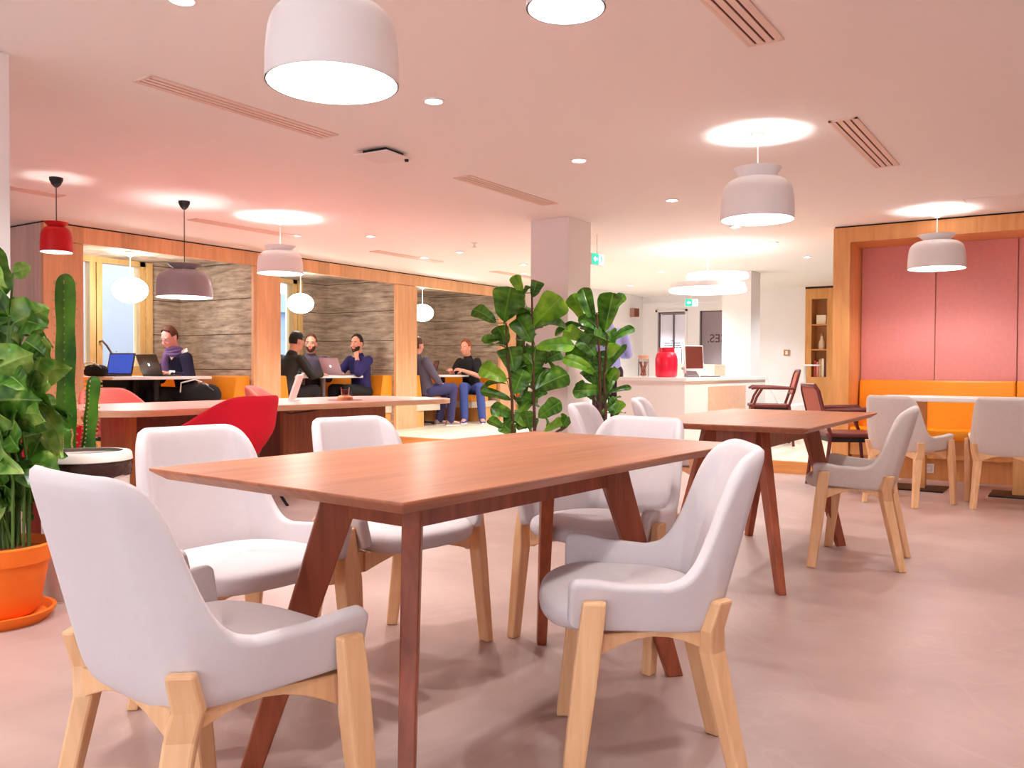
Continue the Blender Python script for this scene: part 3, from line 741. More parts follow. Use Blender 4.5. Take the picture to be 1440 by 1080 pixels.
r1 = make_tub('red tub armchair in front of the long rose table, its high back towards the camera', 'red_fabric', GR)
r1.location = (3.76, 4.96, 0); r1.rotation_euler = (0, 0, R(12)); r1.scale = (1.32, 1.32, 1.0)
r2 = make_tub('coral tub armchair on the window side of the rose table, beyond the cactus', 'coral', GR)
r2.location = (4.30, 7.08, 0); r2.rotation_euler = (0, 0, R(178)); r2.scale = (1.1, 1.1, 1.0)
dup(r2, (6.0, 6.98, 0), R(215), 'coral tub armchair behind the big red one, under the first booth pillar')
r4 = dup(r1, (3.08, 5.95, 0), R(-90), 'red tub armchair at the table head, half hidden by the cactus')

# things on the long table
t = thing('sign_stand', 'white leaning sign holder standing on the long rose table', 'sign', (5.38, 6.0, TZ), FACE)
MB().bar((-.045, 0, 0), (.035, 0, .235), .022, .20, side=(1, 0, 0)).build('panel', M['white'], t, smooth=False, mods=[BEV(.004)])
MB().span(-.05, .02, -.1, .1, 0, .006, .002).build('foot', M['white'], t)
t = thing('coffee_glass', 'small glass of dark tea on a brown base and dark round mat', 'glass', (5.72, 5.72, TZ))
MB().lathe([(0, 0), (.16, 0), (.16, .004), (0, .004)], seg=32).build('mat', M['slab_dark'], t, smooth=False)
MB().lathe([(0, .004), (.075, .004), (.07, .03), (.045, .045), (0, .045)], seg=24).build('base', M['slab_pale'], t)
MB().lathe([(.0, .048), (.036, .048), (.042, .12), (.040, .12), (.034, .052), (.0, .052)], seg=24).build('tumbler', M['clear'], t)
MB().lathe([(.0, .053), (.033, .053), (.037, .10), (.0, .10)], seg=24).build('tea', M['coffee'], t)

# ------------------------------------------------------------------ cane armchairs
def make_cane(label):
    t = thing('cane_armchair', label, 'armchair', (0, 0, 0), 0, 'oxblood armchairs with cane backs')
    sec = lambda y, z: [( -.22, y, z), (.22, y, z)]
    MB().tube([(-.22, -.20, .47), (-.22, -.25, .62), (-.215, -.30, .82), (-.17, -.315, .865), (.17, -.315, .865), (.215, -.30, .82), (.22, -.25, .62), (.22, -.20, .47)], .016).tube([(-.21, -.24, .60), (.21, -.24, .60)], .012).build('back_frame', M['cane_frame'], t)
    rows = [[(-.20, -.245, .61), (.20, -.245, .61), (.20, -.255, .61), (-.20, -.255, .61)], [(-.20, -.298, .82), (.20, -.298, .82), (.20, -.306, .82), (-.20, -.306, .82)], [(-.17, -.312, .86), (.17, -.312, .86), (.17, -.318, .86), (-.17, -.318, .86)]]
    MB().loft(rows).build('backrest', M['cane'], t, smooth=False)
    MB().prism(rrect(-.23, .23, -.22, .24, .07, 6), .44, .475).build('seat', M['cane_frame'], t, smooth=False, mods=[BEV(.01)])
    MB().span(-.21, .21, -.2, .22, .40, .44).build('seat_rail', M['black_metal'], t, smooth=False)
    for s in (-1, 1):
        MB().tube([(s * .24, -.26, .66), (s * .25, -.05, .668), (s * .25, .18, .672), (s * .24, .22, .655)], (.014, .02, .022, .014)).build('armrest', M['cane_frame'], t)
        MB().tube([(s * .22, -.20, .46), (s * .225, -.25, 0)], .016).build('leg', M['cane_frame'], t)
        MB().tube([(s * .245, .1, .66), (s * .24, .16, .56), (s * .22, .20, .44), (s * .225, .24, 0)], .015).build('leg', M['cane_frame'], t)
    return t
k1 = make_cane('oxblood cane-back armchair near the alcove table, in profile')
k1.location = (7.53, 1.66, 0); k1.rotation_euler = (0, 0, FACE + R(-92))
dup(k1, (9.95, 3.05, PL), FACE + R(78), 'oxblood cane-back armchair in front of the reception counter')

# ------------------------------------------------------------------ reception
cn = thing('reception_counter', 'long white reception counter with salmon wood drawer front', 'counter', (8.49, 3.5, PL))
MB().span(0, 2.75, .0, .8, 0, .745).build('body', M['white_matt'], cn, smooth=False)
MB().span(-.02, 2.77, -.02, .82, .745, .785, .004).build('worktop', M['white'], cn, smooth=False)
MB().span(.68, 1.9, -.02, 0, .22, .68).build('drawer_front', M['counter_wood'], cn, smooth=False)
MB().span(1.0, 2.72, .55, .80, .785, .94).build('ledge', M['cream'], cn, smooth=False)
MB().span(2.35, 2.72, .54, .56, .785, .93).build('ledge_end', M['counter_wood'], cn, smooth=False)
MB().span(.05, 2.7, .02, .78, -.0, .03).build('plinth', M['slab_dark'], cn, smooth=False)
CT = PL + .785
t = tag(MB().lathe([(0, 0), (.105, 0), (.118, .02), (.122, .14), (.122, .2), (.108, .255), (.085, .275), (.082, .325), (.078, .325), (.08, .27), (.10, .25), (.11, .1), (0, .02)], (0, 0, 0), 40).build('vase', M['crimson']), 'glossy crimson vase standing on the reception counter corner', 'vase')
t.location = (8.67, 3.79, CT)
t = thing('storage_jar', 'clear jar of long sticks with a wooden lid beside the crimson vase', 'jar', (8.66, 4.06, CT))
MB().lathe([(0, .002), (.055, .002), (.058, .02), (.058, .2), (.055, .2), (.055, .02), (0, .008)], seg=28).build('body', M['clear'], t)
MB().lathe([(0, .2), (.06, .2), (.06, .24), (0, .24)], seg=28).build('lid', M['counter_wood'], t)
for k in range(7):
    a = k * 1.1; MB().tube([(.03 * math.cos(a), .03 * math.sin(a), .02), (.045 * math.cos(a + 2), .045 * math.sin(a + 2), .17)], .006, 6).build('stick', M['cane'], t)
t = thing('canister', 'white canister with a pale wooden lid behind the crimson vase', 'canister', (9.02, 3.96, CT))
MB().lathe([(0, 0), (.085, 0), (.09, .01), (.09, .19), (0, .19)], seg=28).build('body', M['white'], t)
MB().lathe([(0, .19), (.075, .19), (.075, .225), (0, .225)], seg=28).build('lid', M['counter_wood'], t)
t = thing('monitor', 'thin desktop monitor turned away on the reception counter', 'monitor', (9.27, 3.72, CT), FACE + R(18))
ti = Matrix.Rotation(R(-6), 3, 'X')
MB().box((0, 0, .215), (.25, .022, .30), rot=ti, bevel=.005).build('casing', M['white'], t)
MB().box((.004, -.0125, .225), (.22, .003, .255), rot=ti).build('screen', M['screen_off'], t, smooth=False)
MB().tube([(0, .02, .12), (0, .05, .01)], .014).build('neck', M['steel'], t); MB().lathe([(0, 0), (.09, 0), (.09, .012), (0, .012)], (0, .04, 0), 24).build('foot', M['steel'], t)
t = thing('desk_phone', 'grey desk telephone beside the monitor on the counter', 'telephone', (9.05, 3.66, CT), FACE)
MB().loft([[(-.06, -.08, 0), (.08, -.08, 0), (.08, .08, 0), (-.06, .08, 0)], [(-.06, -.08, .02), (.08, -.08, .015), (.08, .08, .07), (-.06, .08, .075)]]).build('body', M['grey_metal'], t, smooth=False, mods=[BEV(.006)])
MB().tube([(-.075, -.07, .04), (-.08, -.04, .075), (-.08, .04, .11), (-.075, .075, .10)], (.02, .012, .012, .02)).build('handset', M['laptop_silver'], t)
t = thing('keyboard', 'flat grey keyboard lying on the reception counter', 'keyboard', (9.55, 3.62, CT), R(4))
MB().span(-.2, .2, -.06, .06, 0, .014, .004).build('body', M['grey_metal'], t); MB().span(-.19, .19, -.05, .05, .014, .02).build('keys', M['white_matt'], t, smooth=False)
t = thing('bar_table', 'white round standing table with a slim stem near the bookshelf', 'table', (12.1, 3.22, PL))
MB().lathe([(0, .93), (.2, .93), (.2, .95), (0, .95)], seg=32).build('tabletop', M['white'], t, smooth=False)
MB().tube([(0, 0, .02), (0, 0, .93)], .022).build('stem', M['white'], t); MB().lathe([(0, 0), (.2, 0), (.2, .012), (.03, .02), (0, .02)], seg=32).build('base', M['white'], t)
t = thing('wire_chair', 'white wire chair beside the white standing table', 'chair', (10.8, 3.02, PL), R(200))
b = MB()
for k in range(9):
    x = -.2 + .05 * k; b.tube([(x * .8, .2, .46), (x, 0, .43), (x, -.18, .46), (x * 1.05, -.26, .62), (x * .9, -.30, .80)], .004, 6)
for p in ((.2, .46, .16), (.02, .43, .2), (-.17, .455, .2), (-.235, .56, .21), (-.28, .70, .2)): b.tube([(-p[2], p[0], p[1]), (p[2], p[0], p[1])], .004, 6)
b.build('seat_basket', M['white'], t)
b = MB()
for s in (-1, 1): b.tube([(s * .2, -.25, 0), (s * .17, -.12, .43)], .009).tube([(s * .2, .22, 0), (s * .17, .12, .44)], .009)
b.build('leg_frame', M['white'], t)
t = thing('wall_speaker', 'small brown box loudspeaker high on the wall by the glazed door', 'speaker', (14.1, 6.80, 2.02), R(-20))
MB().span(-.07, .07, -.06, .06, -.08, .08, .008).build('cabinet', M['speaker'], t); MB().span(-.06, .06, -.064, -.06, -.07, .07).build('grille', M['slab_dark'], t, smooth=False)
MB().span(-.02, .02, .06, .10, -.02, .02).build('bracket', M['grey_metal'], t, smooth=False)
t = thing('light_switch', 'small brass light switch plate on the white wall beyond the counter', 'switch', (14.295, 4.1, 1.28))
MB().span(-.01, .006, -.05, .05, -.05, .05, .004).build('plate', M['brown'], t); MB().span(-.016, -.01, -.02, .02, -.03, .03).build('rocker', M['white'], t, smooth=False)
def exit_sign(loc, rz, label, rod, face):
    t = thing('exit_sign', label, 'sign', loc, rz); t.scale = (.68, .68, .68); rod /= .68
    MB().span(-.15, .15, -.018, .018, -.085, .085, .006).build('housing', M['white'], t)
    MB().span(-.145, .02, -.021, -.018, -.078, .078).build('green_panel', M['green_sign'], t, smooth=False)
    MB().span(.022, .145, -.021, -.018, -.078, .078).build('white_panel', M['white_sign'], t, smooth=False)
    a = MB(); a.prism([(-.11, 0), (-.06, .045), (-.06, .018), (-.01, .018), (-.01, -.018), (-.06, -.018), (-.06, -.045)], .021, .023)
    o = a.build('arrow', M['white_sign'], t, smooth=False); o.rotation_euler = (PI / 2, 0, 0)
    # running figure beside the arrow, in green on the white half
    f = MB().ball((.088, -.0215, .052), (.011, .001, .012), 12, 8)
    f.bar((.083, -.022, .04), (.075, -.022, -.005), .018, .002, side=(1, 0, 0)).bar((.075, -.022, -.005), (.10, -.022, -.03), .012, .002, side=(1, 0, 0)).bar((.10, -.022, -.03), (.092, -.022, -.062), .01, .002, side=(1, 0, 0))
    f.bar((.073, -.022, -.005), (.05, -.022, -.04), .012, .002, side=(1, 0, 0)).bar((.082, -.022, .03), (.11, -.022, .012), .008, .002, side=(1, 0, 0)).bar((.08, -.022, .03), (.052, -.022, .016), .008, .002, side=(1, 0, 0))
    f.build('figure', M['green_sign'], t, smooth=False)
    if rod: MB().tube([(0, 0, .085), (0, 0, rod)], .006).build('rod', M['white'], t)
exit_sign((7.63, 4.10, 2.10), FACE + R(48), 'green exit sign hanging just beside the middle column', HC - 2.10, 1)
exit_sign((12.9, 5.22, 2.06), FACE, 'green lit exit sign hanging before the glazed doors', HC - 2.06, 1)

# ------------------------------------------------------------------ pendant lamps
def pendant(label, loc, rim, dia, hgt, neck, coll, ch, m, cordm, bulb='bulb', group='dome pendant lamps'):
    """dome shade with an open neck and a flared collar, hung on a cord; loc is on the ceiling"""
    t = thing('pendant_lamp', label, 'lamp', (loc[0], loc[1], rim), 0, group)
    r = dia / 2; top = HC - rim
    prof = [(r, 0)]
    prof += [(r * .995, hgt * .35), (r * .975, hgt * .55)]
    for k in range(1, 9):
        a = R(90 * k / 8); prof.append((neck + (r * .965 - neck) * math.cos(a) ** .8, hgt * .58 + hgt * .42 * math.sin(a)))
    MB().lathe(prof + [(neck - .004, hgt)], seg=48).build('shade', M[m], t, angle=60)
    MB().lathe([(max(.02, q - .006), z - .003 if z > .01 else .0) for q, z in prof], seg=48).build('shade_lining', M['white'], t, angle=60)
    MB().lathe([(neck, hgt - .002), (neck * 1.02, hgt + ch * .15), (coll, hgt + ch), (coll - .004, hgt + ch), (neck * .98, hgt + ch * .1), (neck - .005, hgt - .002)], seg=48).build('collar', M[m], t, angle=60)
    br = .046 if dia > .3 else .03
    MB().ball((0, 0, hgt * .52), (br, br, br * 1.15), 16, 12).build('bulb', M[bulb], t)
    MB().lathe([(0, 0), (.02, 0), (.022, .07), (.012, .09), (0, .09)], (0, 0, hgt * .52 + br), 16).tube([(-neck, 0, hgt), (neck, 0, hgt)], .003, 6).build('socket', M[cordm], t)
    MB().tube([(0, 0, hgt * .52 + br + .08), (0, 0, top - .05)], .0035 if cordm == 'black' else .004, 8).build('cord', M[cordm], t)
    MB().lathe([(0, top - .07), (.012, top - .068), (.03, top - .05), (.045, top - .018), (.046, top), (0, top)], seg=24).build('canopy', M[cordm], t)
    return t
pendant('small red enamel pendant lamp near the booth end panel', (3.27, 6.163), 1.815, .216, .18, .055, .083, .035, 'lamp_red', 'black', 'bulb_soft')
pendant('mauve enamel dome pendant in front of the first booth', (4.304, 6.138), 1.563, .443, .225, .075, .135, .045, 'lamp_mauve', 'black')
pendant('white dome pendant in front of the first booth pillar', (5.243, 6.063), 1.843, .406, .20, .10, .14, .05, 'lamp_white', 'white')
pendant('white dome pendant with short cord between the middle column and the alcove', (4.869, 1.574), 1.855, .413, .235, .10, .135, .06, 'lamp_white', 'white')
pendant('white dome pendant hanging before the rose fabric alcove', (7.979, 1.043), 1.853, .45, .235, .10, .15, .05, 'lamp_white', 'white')
pendant('big white dome pendant above the near walnut table', (1.87, 1.925), 1.86, .405, .235, .10, .135, .06, 'lamp_white', 'white')
pendant('small white pendant cut by the top picture edge', (1.983, 1.164), 1.955, .215, .18, .055, .083, .035, 'lamp_white', 'white', 'bulb_soft')
t = thing('disc_pendant_lamp', 'very wide white disc lamp above the reception counter', 'lamp', (9.116, 3.498, 1.86))
MB().lathe([(0, .0), (.42, 0), (.425, .012), (.42, .03)], seg=56).build('diffuser', M['diffuser'], t)
MB().lathe([(.42, .03), (.40, .09), (.30, .11), (.08, .115), (0, .115)], seg=56).build('housing', M['lamp_white'], t)
MB().tube([(0, 0, .115), (0, 0, HC - 1.86)], .008).build('stem', M['white'], t)
MB().lathe([(0, .15), (.33, .15), (.34, .165), (.33, .20), (0, .20)], (.06, -.09, 0), 48).build('upper_disc', M['diffuser'], t)

# ------------------------------------------------------------------ ceiling fittings
DL = [(-1.1, 2.76), (.42, 2.76), (1.941, 2.78), (3.376, 2.755), (4.85, 2.743), (6.387, 2.755), (7.9, 2.76), (9.094, 2.766), (10.446, 2.767), (11.9, 2.77),
      (.42, .2), (1.9, .2), (3.4, .2), (4.9, .2), (6.4, .2), (.42, 5.4), (-1.1, 5.4), (1.94, 5.9),  # the alcove-side row is added out of view to brighten that side
      (6.476, 6.117), (7.908, 6.06), (9.304, 6.08), (10.9, 6.09), (12.481, 6.098), (8.068, 6.73), (6.031, 6.74), (10.142, 6.62), (11.0, 4.9), (13.2, 4.9)]
INV = R(180)
dl0 = None
ordn = 'first second third fourth fifth sixth seventh eighth ninth tenth eleventh twelfth'.split()
rows_ = {}
for x, y in DL: rows_.setdefault('the unseen ceiling behind the camera' if x < 1.6 else 'the main aisle' if 2 < y < 3.5 else 'the alcove side' if y < 1 else 'the aisle beside the booths' if 5.5 < y < 6.4 else 'the strip next to the booth beam' if y > 6.4 else 'the far reception ceiling', []).append((x, y))
for nm, pts in rows_.items():
    for k, (x, y) in enumerate(sorted(pts)):
        lab = 'recessed downlight over %s, %s from the camera' % (nm, ordn[k])
        if dl0 is None:
            dl0 = thing('downlight', lab, 'downlight', (x, y, HC), 0, 'recessed ceiling downlights')
            MB().lathe([(.04, -.001), (.058, -.001), (.058, -.007), (.046, -.009), (.04, -.004)], seg=24).build('trim_ring', M['white'], dl0)
            MB().lathe([(0, -.002), (.04, -.002)], seg=24).build('lens', M['led'], dl0, smooth=False)
        else:
            dup(dl0, (x, y, HC), 0, lab)
vent0 = {}
def vent(x0, x1, y, label, n=4, w=.15):
    key = round(x1 - x0, 2)
    if key in vent0: return dup(vent0[key], (x0, y, HC), 0, label)
    t = thing('ceiling_vent', label, 'vent', (x0, y, HC), 0, 'slot air vents in the ceiling'); L = x1 - x0
    MB().span(.01, L - .01, -w / 2 + .01, w / 2 - .01, -.003, -.001).build('backing', M['vent_dark'], t, smooth=False)
    MB().span(0, L, -w / 2, -w / 2 + .014, -.008, -.0005).span(0, L, w / 2 - .014, w / 2, -.008, -.0005).span(0, .014, -w / 2, w / 2, -.008, -.0005).span(L - .014, L, -w / 2, w / 2, -.008, -.0005).build('frame', M['vent'], t, smooth=False)
    for k in range(n):
        y_ = -w / 2 + w * (k + .5) / n
        MB().span(.014, L - .014, y_ - w / n * .36, y_ + w / n * .36, -.007, -.002).build('slat', M['vent'], t, smooth=False)
    vent0[key] = t; return t
vent(2.36, 3.56, 3.69, 'slot vent in the ceiling nearest the big white dome pendant')
vent(4.81, 6.01, 3.67, 'slot vent in the ceiling just before the middle column')
vent(4.83, 6.09, 1.10, 'slot vent in the ceiling between the white pendant and the alcove')
vent(2.33, 3.53, 1.11, 'slot vent cut by the top picture edge, nearest the camera')
vent(2.44, 3.64, 6.79, 'slot vent in the ceiling over the red pendant')
vent(4.85, 6.05, 6.80, 'slot vent in the ceiling over the mauve pendant')
vent(7.3, 8.5, 6.84, 'slot vent in the ceiling before the second booth')
vent(9.7, 10.9, 6.84, 'slot vent in the ceiling before the third booth')
t = thing('access_panel', 'flush square access panel in the ceiling over the alcove table', 'panel', (7.9, .1, HC))
MB().span(-.3, .3, -.7, .7, -.004, -.0005, .001).build('panel', M['ceiling'], t, smooth=False); MB().span(-.31, .31, -.71, .71, -.0015, -.0004).build('frame', M['vent'], t, smooth=False)
t = thing('ceiling_sensor', 'square white sensor plate standing off the ceiling', 'sensor', (4.01, 3.68, HC), R(4))
MB().span(-.13, .13, -.13, .13, -.034, -.026, .003).build('plate', M['white_matt'], t); MB().span(-.09, .09, -.09, .09, -.026, 0).build('box', M['black'], t, smooth=False)
MB().lathe([(0, -.05), (.012, -.048), (.014, -.034), (0, -.034)], (.11, -.10, 0), 12).build('sensor_eye', M['black'], t)
t = thing('ceiling_sprinkler', 'tiny white ceiling sprinkler before the third booth', 'sprinkler', (7.40, 5.47, HC))
MB().lathe([(0, -.002), (.035, -.002), (.03, -.012), (.012, -.014), (.01, -.05), (0, -.05)], seg=16).build('body', M['white'], t); MB().lathe([(0, -.056), (.028, -.056), (.028, -.052), (0, -.052)], seg=16).build('deflector', M['white'], t)

# ------------------------------------------------------------------ waste bin
t = thing('waste_bin', 'white round waste bin with a black liner folded under its rim', 'bin', (2.05, 3.63, 0))
MB().lathe([(0, 0), (.165, 0), (.168, .01), (.178, .575), (.172, .575), (.165, .02), (0, .02)], seg=48).build('body', M['bin'], t)
b = MB(); rows = []
for j in range(9):
    z = .515 + .075 * j / 8; rows.append([((.182 + .006 * noise.noise((k * .6, j * .5, 0)) + .006 * math.sin(j / 8 * PI)) * math.cos(2 * PI * k / 72), (.182 + .006 * noise.noise((k * .6, j * .5, 0)) + .006 * math.sin(j / 8 * PI)) * math.sin(2 * PI * k / 72), z + (.012 * noise.noise((k * .25, 9, 1)) if j == 0 else 0)) for k in range(72)])
b.loft(rows, True, False).build('liner', M['bag_plastic'], t, angle=80, mods=[SOL(.002)])
MB().lathe([(.150, .622), (.178, .620), (.186, .612), (.190, .584), (.186, .581), (.180, .604), (.150, .606), (.145, .57)], seg=48).build('rim', M['bin'], t)

# ------------------------------------------------------------------ plants
def leaf(mb, base, tip, width, prof, side=None, fold=.18, droop=.12, lobes=0):
    """one blade from base to tip: a curved strip with a folded midrib"""
    base, tip = Vector(base), Vector(tip); ax = tip - base; L = ax.length; d = ax.normalized()
    s = Vector(side if side else (random.uniform(-1, 1), random.uniform(-1, 1), random.uniform(-.4, .4)))
    s = (s - d * s.dot(d)).normalized(); n = d.cross(s)
    if n.z < 0: n = -n
    N = 16; rows = []; ph = random.uniform(0, 6); roll = random.uniform(-.25, .35)
    for i in range(N + 1):
        u = i / N; w = width * interp(prof, u)
        if lobes and 2 < i < N: w *= (1.0 if i % 2 else .72)
        c = base + d * L * u + n * (L * droop * (4 * u * (1 - u)) * .5) + Vector((0, 0, -L * droop * .5 * u * u))
        row = []
        for q in (-.5, -.36, -.2, -.035, 0, .035, .2, .36, .5):
            e = abs(q) * 2; rip = .07 * math.sin(u * 13 + ph + (1.7 if q > 0 else 0)) * width * min(1, u * 2) * e * e
            row.append(c + s * w * q * (1 - .12 * fold * e) + n * (w * (fold * .42 * e - roll * .4 * e * e) + rip - (w * .012 if q == 0 else 0)))
        rows.append(row)
    vs = [[mb.bm.verts.new(p) for p in row] for row in rows]
    for i, row in enumerate(vs):
        for k, v in enumerate(row):
            v[mb.vein] = 1.0 if k == 4 else (.32 if i % 3 == 1 and 1 < i < N - 1 and k not in (3, 5) else 0.0)
    for a, b in zip(vs, vs[1:]):
        for k in range(8): mb.bm.faces.new((a[k], a[k + 1], b[k + 1], b[k]))
FIG = [(0, .05), (.08, .34), (.2, .6), (.35, .72), (.5, .8), (.65, .93), (.78, 1.0), (.88, .92), (.95, .64), (1, .18)]
HEART = [(0, .35), (.05, .78), (.16, 1.0), (.32, .98), (.5, .82), (.68, .58), (.84, .32), (.95, .12), (1, .02)]
def fig_plant(label, loc, pot_h, trunks, leaves, seed, lightm):
    random.seed(seed)
    t = thing('fiddle_leaf_fig', label, 'plant', loc, FACE, 'fiddle-leaf figs by the middle column')
    MB().lathe([(0, 0), (.15, 0), (.16, .02), (.19, pot_h), (.175, pot_h), (.16, pot_h - .04), (0, pot_h - .04)], seg=36).build('pot', M['planter'], t)
    MB().lathe([(0, pot_h - .03), (.165, pot_h - .035)], seg=30).build('soil', M['soil'], t)
    for tr in trunks: MB().tube([(x, y, z) for x, y, z in tr], [.016 - .009 * i / (len(tr) - 1) for i in range(len(tr))], 8).build('stem', M['bark'], t)
    a, b = MB(), MB()
    for i, (bx, bz, tx, tz, w) in enumerate(leaves):
        dy = random.uniform(-.10, .06); by = random.uniform(-.03, .03)
        d = Vector((tx - bx, dy, tz - bz)); s = Vector((-(tz - bz), random.uniform(-.25, .25) * d.length, tx - bx))
        mb = b if i % 4 == 0 else a
        leaf(mb, (bx, by, bz), (tx, by + dy, tz), w * random.uniform(1.0, 1.2), FIG, s, random.uniform(.25, .75), random.uniform(.05, .3))
        # the leaf stalk back to the nearest trunk
        best = min((Vector(p) for tr in trunks for p in tr), key=lambda p: (p - Vector((bx, by, bz - .04))).length)
        if (best - Vector((bx, by, bz))).length < .25: a.tube([best, (bx, by, bz)], .004, 5)
    for i, (bx, bz, tx, tz, w) in enumerate(leaves):    # a second blade behind every other one
        if i % 2: continue
        an = math.atan2(tz - bz, tx - bx) + random.uniform(.6, 1.2) * random.choice((-1, 1)); l = math.hypot(tz - bz, tx - bx) * .85
        leaf(a, (bx, .03, bz - .03), (bx + l * math.cos(an), random.uniform(.04, .14), bz - .03 + l * math.sin(an)), w * .9, FIG, None, .5, .25)
    # blades on the side away from the tables
    for k in range(34):
        z = random.uniform(.5, 1.5); an = random.uniform(.2, PI - .2); l = random.uniform(.16, .26)
        base = Vector((random.uniform(-.06, .08), .03, z)); tip = base + Vector((math.cos(an) * l * .5, math.sin(an) * l, random.uniform(-.02, .12)))
        leaf(a, base, tip, l * .58, FIG, None, .4, .25)
    a.build('foliage', M['fig'], t, angle=70); b.build('young_foliage', M[lightm], t, angle=70)
    return t
# leaf blades: where each starts, where it ends (across, up) and its width, in metres from the plant's foot
FL_A = [(-0.012, 1.6, -0.075, 1.744, 0.098), (0.069, 1.565, 0.104, 1.71, 0.115), (-0.156, 1.375, -0.104, 1.663, 0.254), (-0.219, 1.358, -0.404, 1.496, 0.127), (0.087, 1.34, 0.306, 1.583, 0.242), (0.075, 1.202, -0.046, 1.427, 0.196), (-0.133, 1.179, -0.214, 1.363, 0.139), (-0.167, 1.242, -0.34, 1.231, 0.075), (0.098, 1.156, 0.41, 1.219, 0.11), (0.075, 0.942, 0.098, 1.167, 0.208), (0.179, 1.058, 0.312, 1.133, 0.104), (-0.075, 0.971, -0.115, 1.196, 0.219), (-0.127, 0.89, -0.346, 1.029, 0.15), (-0.075, 0.786, 0.006, 0.994, 0.185), (0.098, 0.821, 0.364, 0.982, 0.185), (-0.092, 0.734, -0.346, 0.838, 0.081), (-0.029, 0.613, 0.098, 0.809, 0.127), (-0.087, 0.619, -0.26, 0.682, 0.127), (0.058, 0.498, 0.017, 0.665, 0.104), (0.127, 0.596, 0.306, 0.74, 0.15), (0.173, 0.486, 0.329, 0.59, 0.087), (-0.133, 0.486, -0.277, 0.596, 0.081), (-0.058, 0.452, -0.167, 0.555, 0.139), (0.317, 0.486, 0.358, 0.636, 0.104), (0.029, 0.521, -0.04, 0.636, 0.104), (0.075, 1.029, 0.0, 1.121, 0.115)]
FT_A = [[(-0.075, -0.02, 0.29), (-0.081, -0.02, 0.463), (-0.087, -0.02, 0.752), (-0.127, -0.02, 1.098), (-0.139, -0.02, 1.358)], [(0.058, 0.0, 0.29), (0.098, 0.0, 0.463), (0.087, 0.0, 0.867), (0.075, 0.0, 1.271), (0.069, 0.0, 1.606)], [(0.0, 0.02, 0.29), (0.19, 0.02, 0.405), (0.289, 0.02, 0.486), (0.352, 0.02, 0.521)]]
FL_B = [(-0.11, 1.37, -0.269, 1.682, 0.171), (-0.079, 1.401, -0.171, 1.712, 0.147), (0.018, 1.315, 0.073, 1.651, 0.195), (0.055, 1.474, 0.177, 1.645, 0.092), (-0.122, 1.236, -0.336, 1.358, 0.134), (-0.061, 1.108, -0.195, 1.267, 0.159), (0.098, 1.212, -0.085, 1.303, 0.171), (0.061, 1.23, 0.269, 1.376, 0.092), (-0.061, 0.943, -0.348, 1.132, 0.122), (-0.024, 1.035, -0.269, 1.144, 0.159), (0.006, 0.986, 0.079, 1.132, 0.098), (0.031, 0.974, 0.201, 1.218, 0.055), (0.018, 0.772, 0.14, 1.022, 0.147), (0.0, 0.809, -0.256, 0.833, 0.134), (0.031, 0.784, 0.25, 0.864, 0.049), (-0.085, 0.729, -0.208, 0.912, 0.092), (0.11, 0.607, 0.171, 0.723, 0.098), (-0.031, 0.912, 0.006, 1.12, 0.171), (-0.012, 1.291, -0.085, 1.474, 0.134), (-0.073, 0.864, -0.153, 1.016, 0.122), (0.049, 1.077, 0.11, 1.23, 0.11), (0.0, 0.833, -0.061, 0.986, 0.122)]
FT_B = [[(-0.024, -0.02, 0.29), (-0.018, -0.02, 0.619), (-0.031, -0.02, 1.108), (-0.055, -0.02, 1.474)], [(0.024, 0.0, 0.29), (0.031, 0.0, 0.619), (0.012, 0.0, 0.925), (0.037, 0.0, 1.291)], [(-0.049, 0.02, 0.29), (-0.073, 0.02, 0.619), (-0.085, 0.02, 0.986)]]
CL = [(-0.028, 1.256, 0.045, 1.48, 0.095), (-0.008, 1.391, 0.165, 1.301, 0.078), (0.062, 1.158, 0.21, 1.228, 0.129), (0.062, 1.172, 0.202, 1.158, 0.095), (0.0, 1.116, 0.095, 1.139, 0.101), (0.034, 0.934, 0.241, 1.018, 0.123), (0.006, 0.97, 0.179, 1.066, 0.14), (0.006, 0.858, 0.219, 0.875, 0.151), (0.034, 0.794, 0.275, 0.83, 0.095), (0.062, 0.752, 0.179, 0.69, 0.151), (0.0, 0.69, 0.219, 0.617, 0.123), (0.09, 0.858, 0.241, 0.668, 0.073), (0.006, 0.634, 0.123, 0.5, 0.151), (-0.028, 0.5, 0.045, 0.354, 0.106), (0.034, 0.598, 0.146, 0.662, 0.123), (-0.022, 0.774, 0.095, 0.875, 0.179), (-0.05, 1.026, 0.067, 1.066, 0.179), (-0.05, 0.612, 0.039, 0.455, 0.151), (0.006, 0.458, 0.095, 0.584, 0.112), (-0.034, 1.2, 0.056, 1.312, 0.123), (0.062, 1.354, 0.151, 1.391, 0.056), (0.118, 0.976, 0.191, 1.116, 0.095), (0.132, 0.724, 0.207, 0.598, 0.084), (0.104, 0.906, 0.202, 0.934, 0.101), (0.132, 1.088, 0.202, 1.032, 0.084), (-0.022, 0.864, 0.118, 0.976, 0.168), (-0.022, 0.724, 0.112, 0.752, 0.168), (-0.05, 0.668, 0.09, 0.598, 0.157), (0.09, 0.752, 0.118, 0.822, 0.14), (0.062, 0.598, 0.314, 0.64, 0.028)]
fig_plant('fiddle-leaf fig with two thin trunks in front of the column, overlapping the booths', (5.771, 3.771, 0), .32, FT_A, FL_A, 3, 'fig_light')
fig_plant('fiddle-leaf fig with upright pale leaves before the standing person', (6.5, 3.43, 0), .32, FT_B, FL_B, 5, 'fig_light')

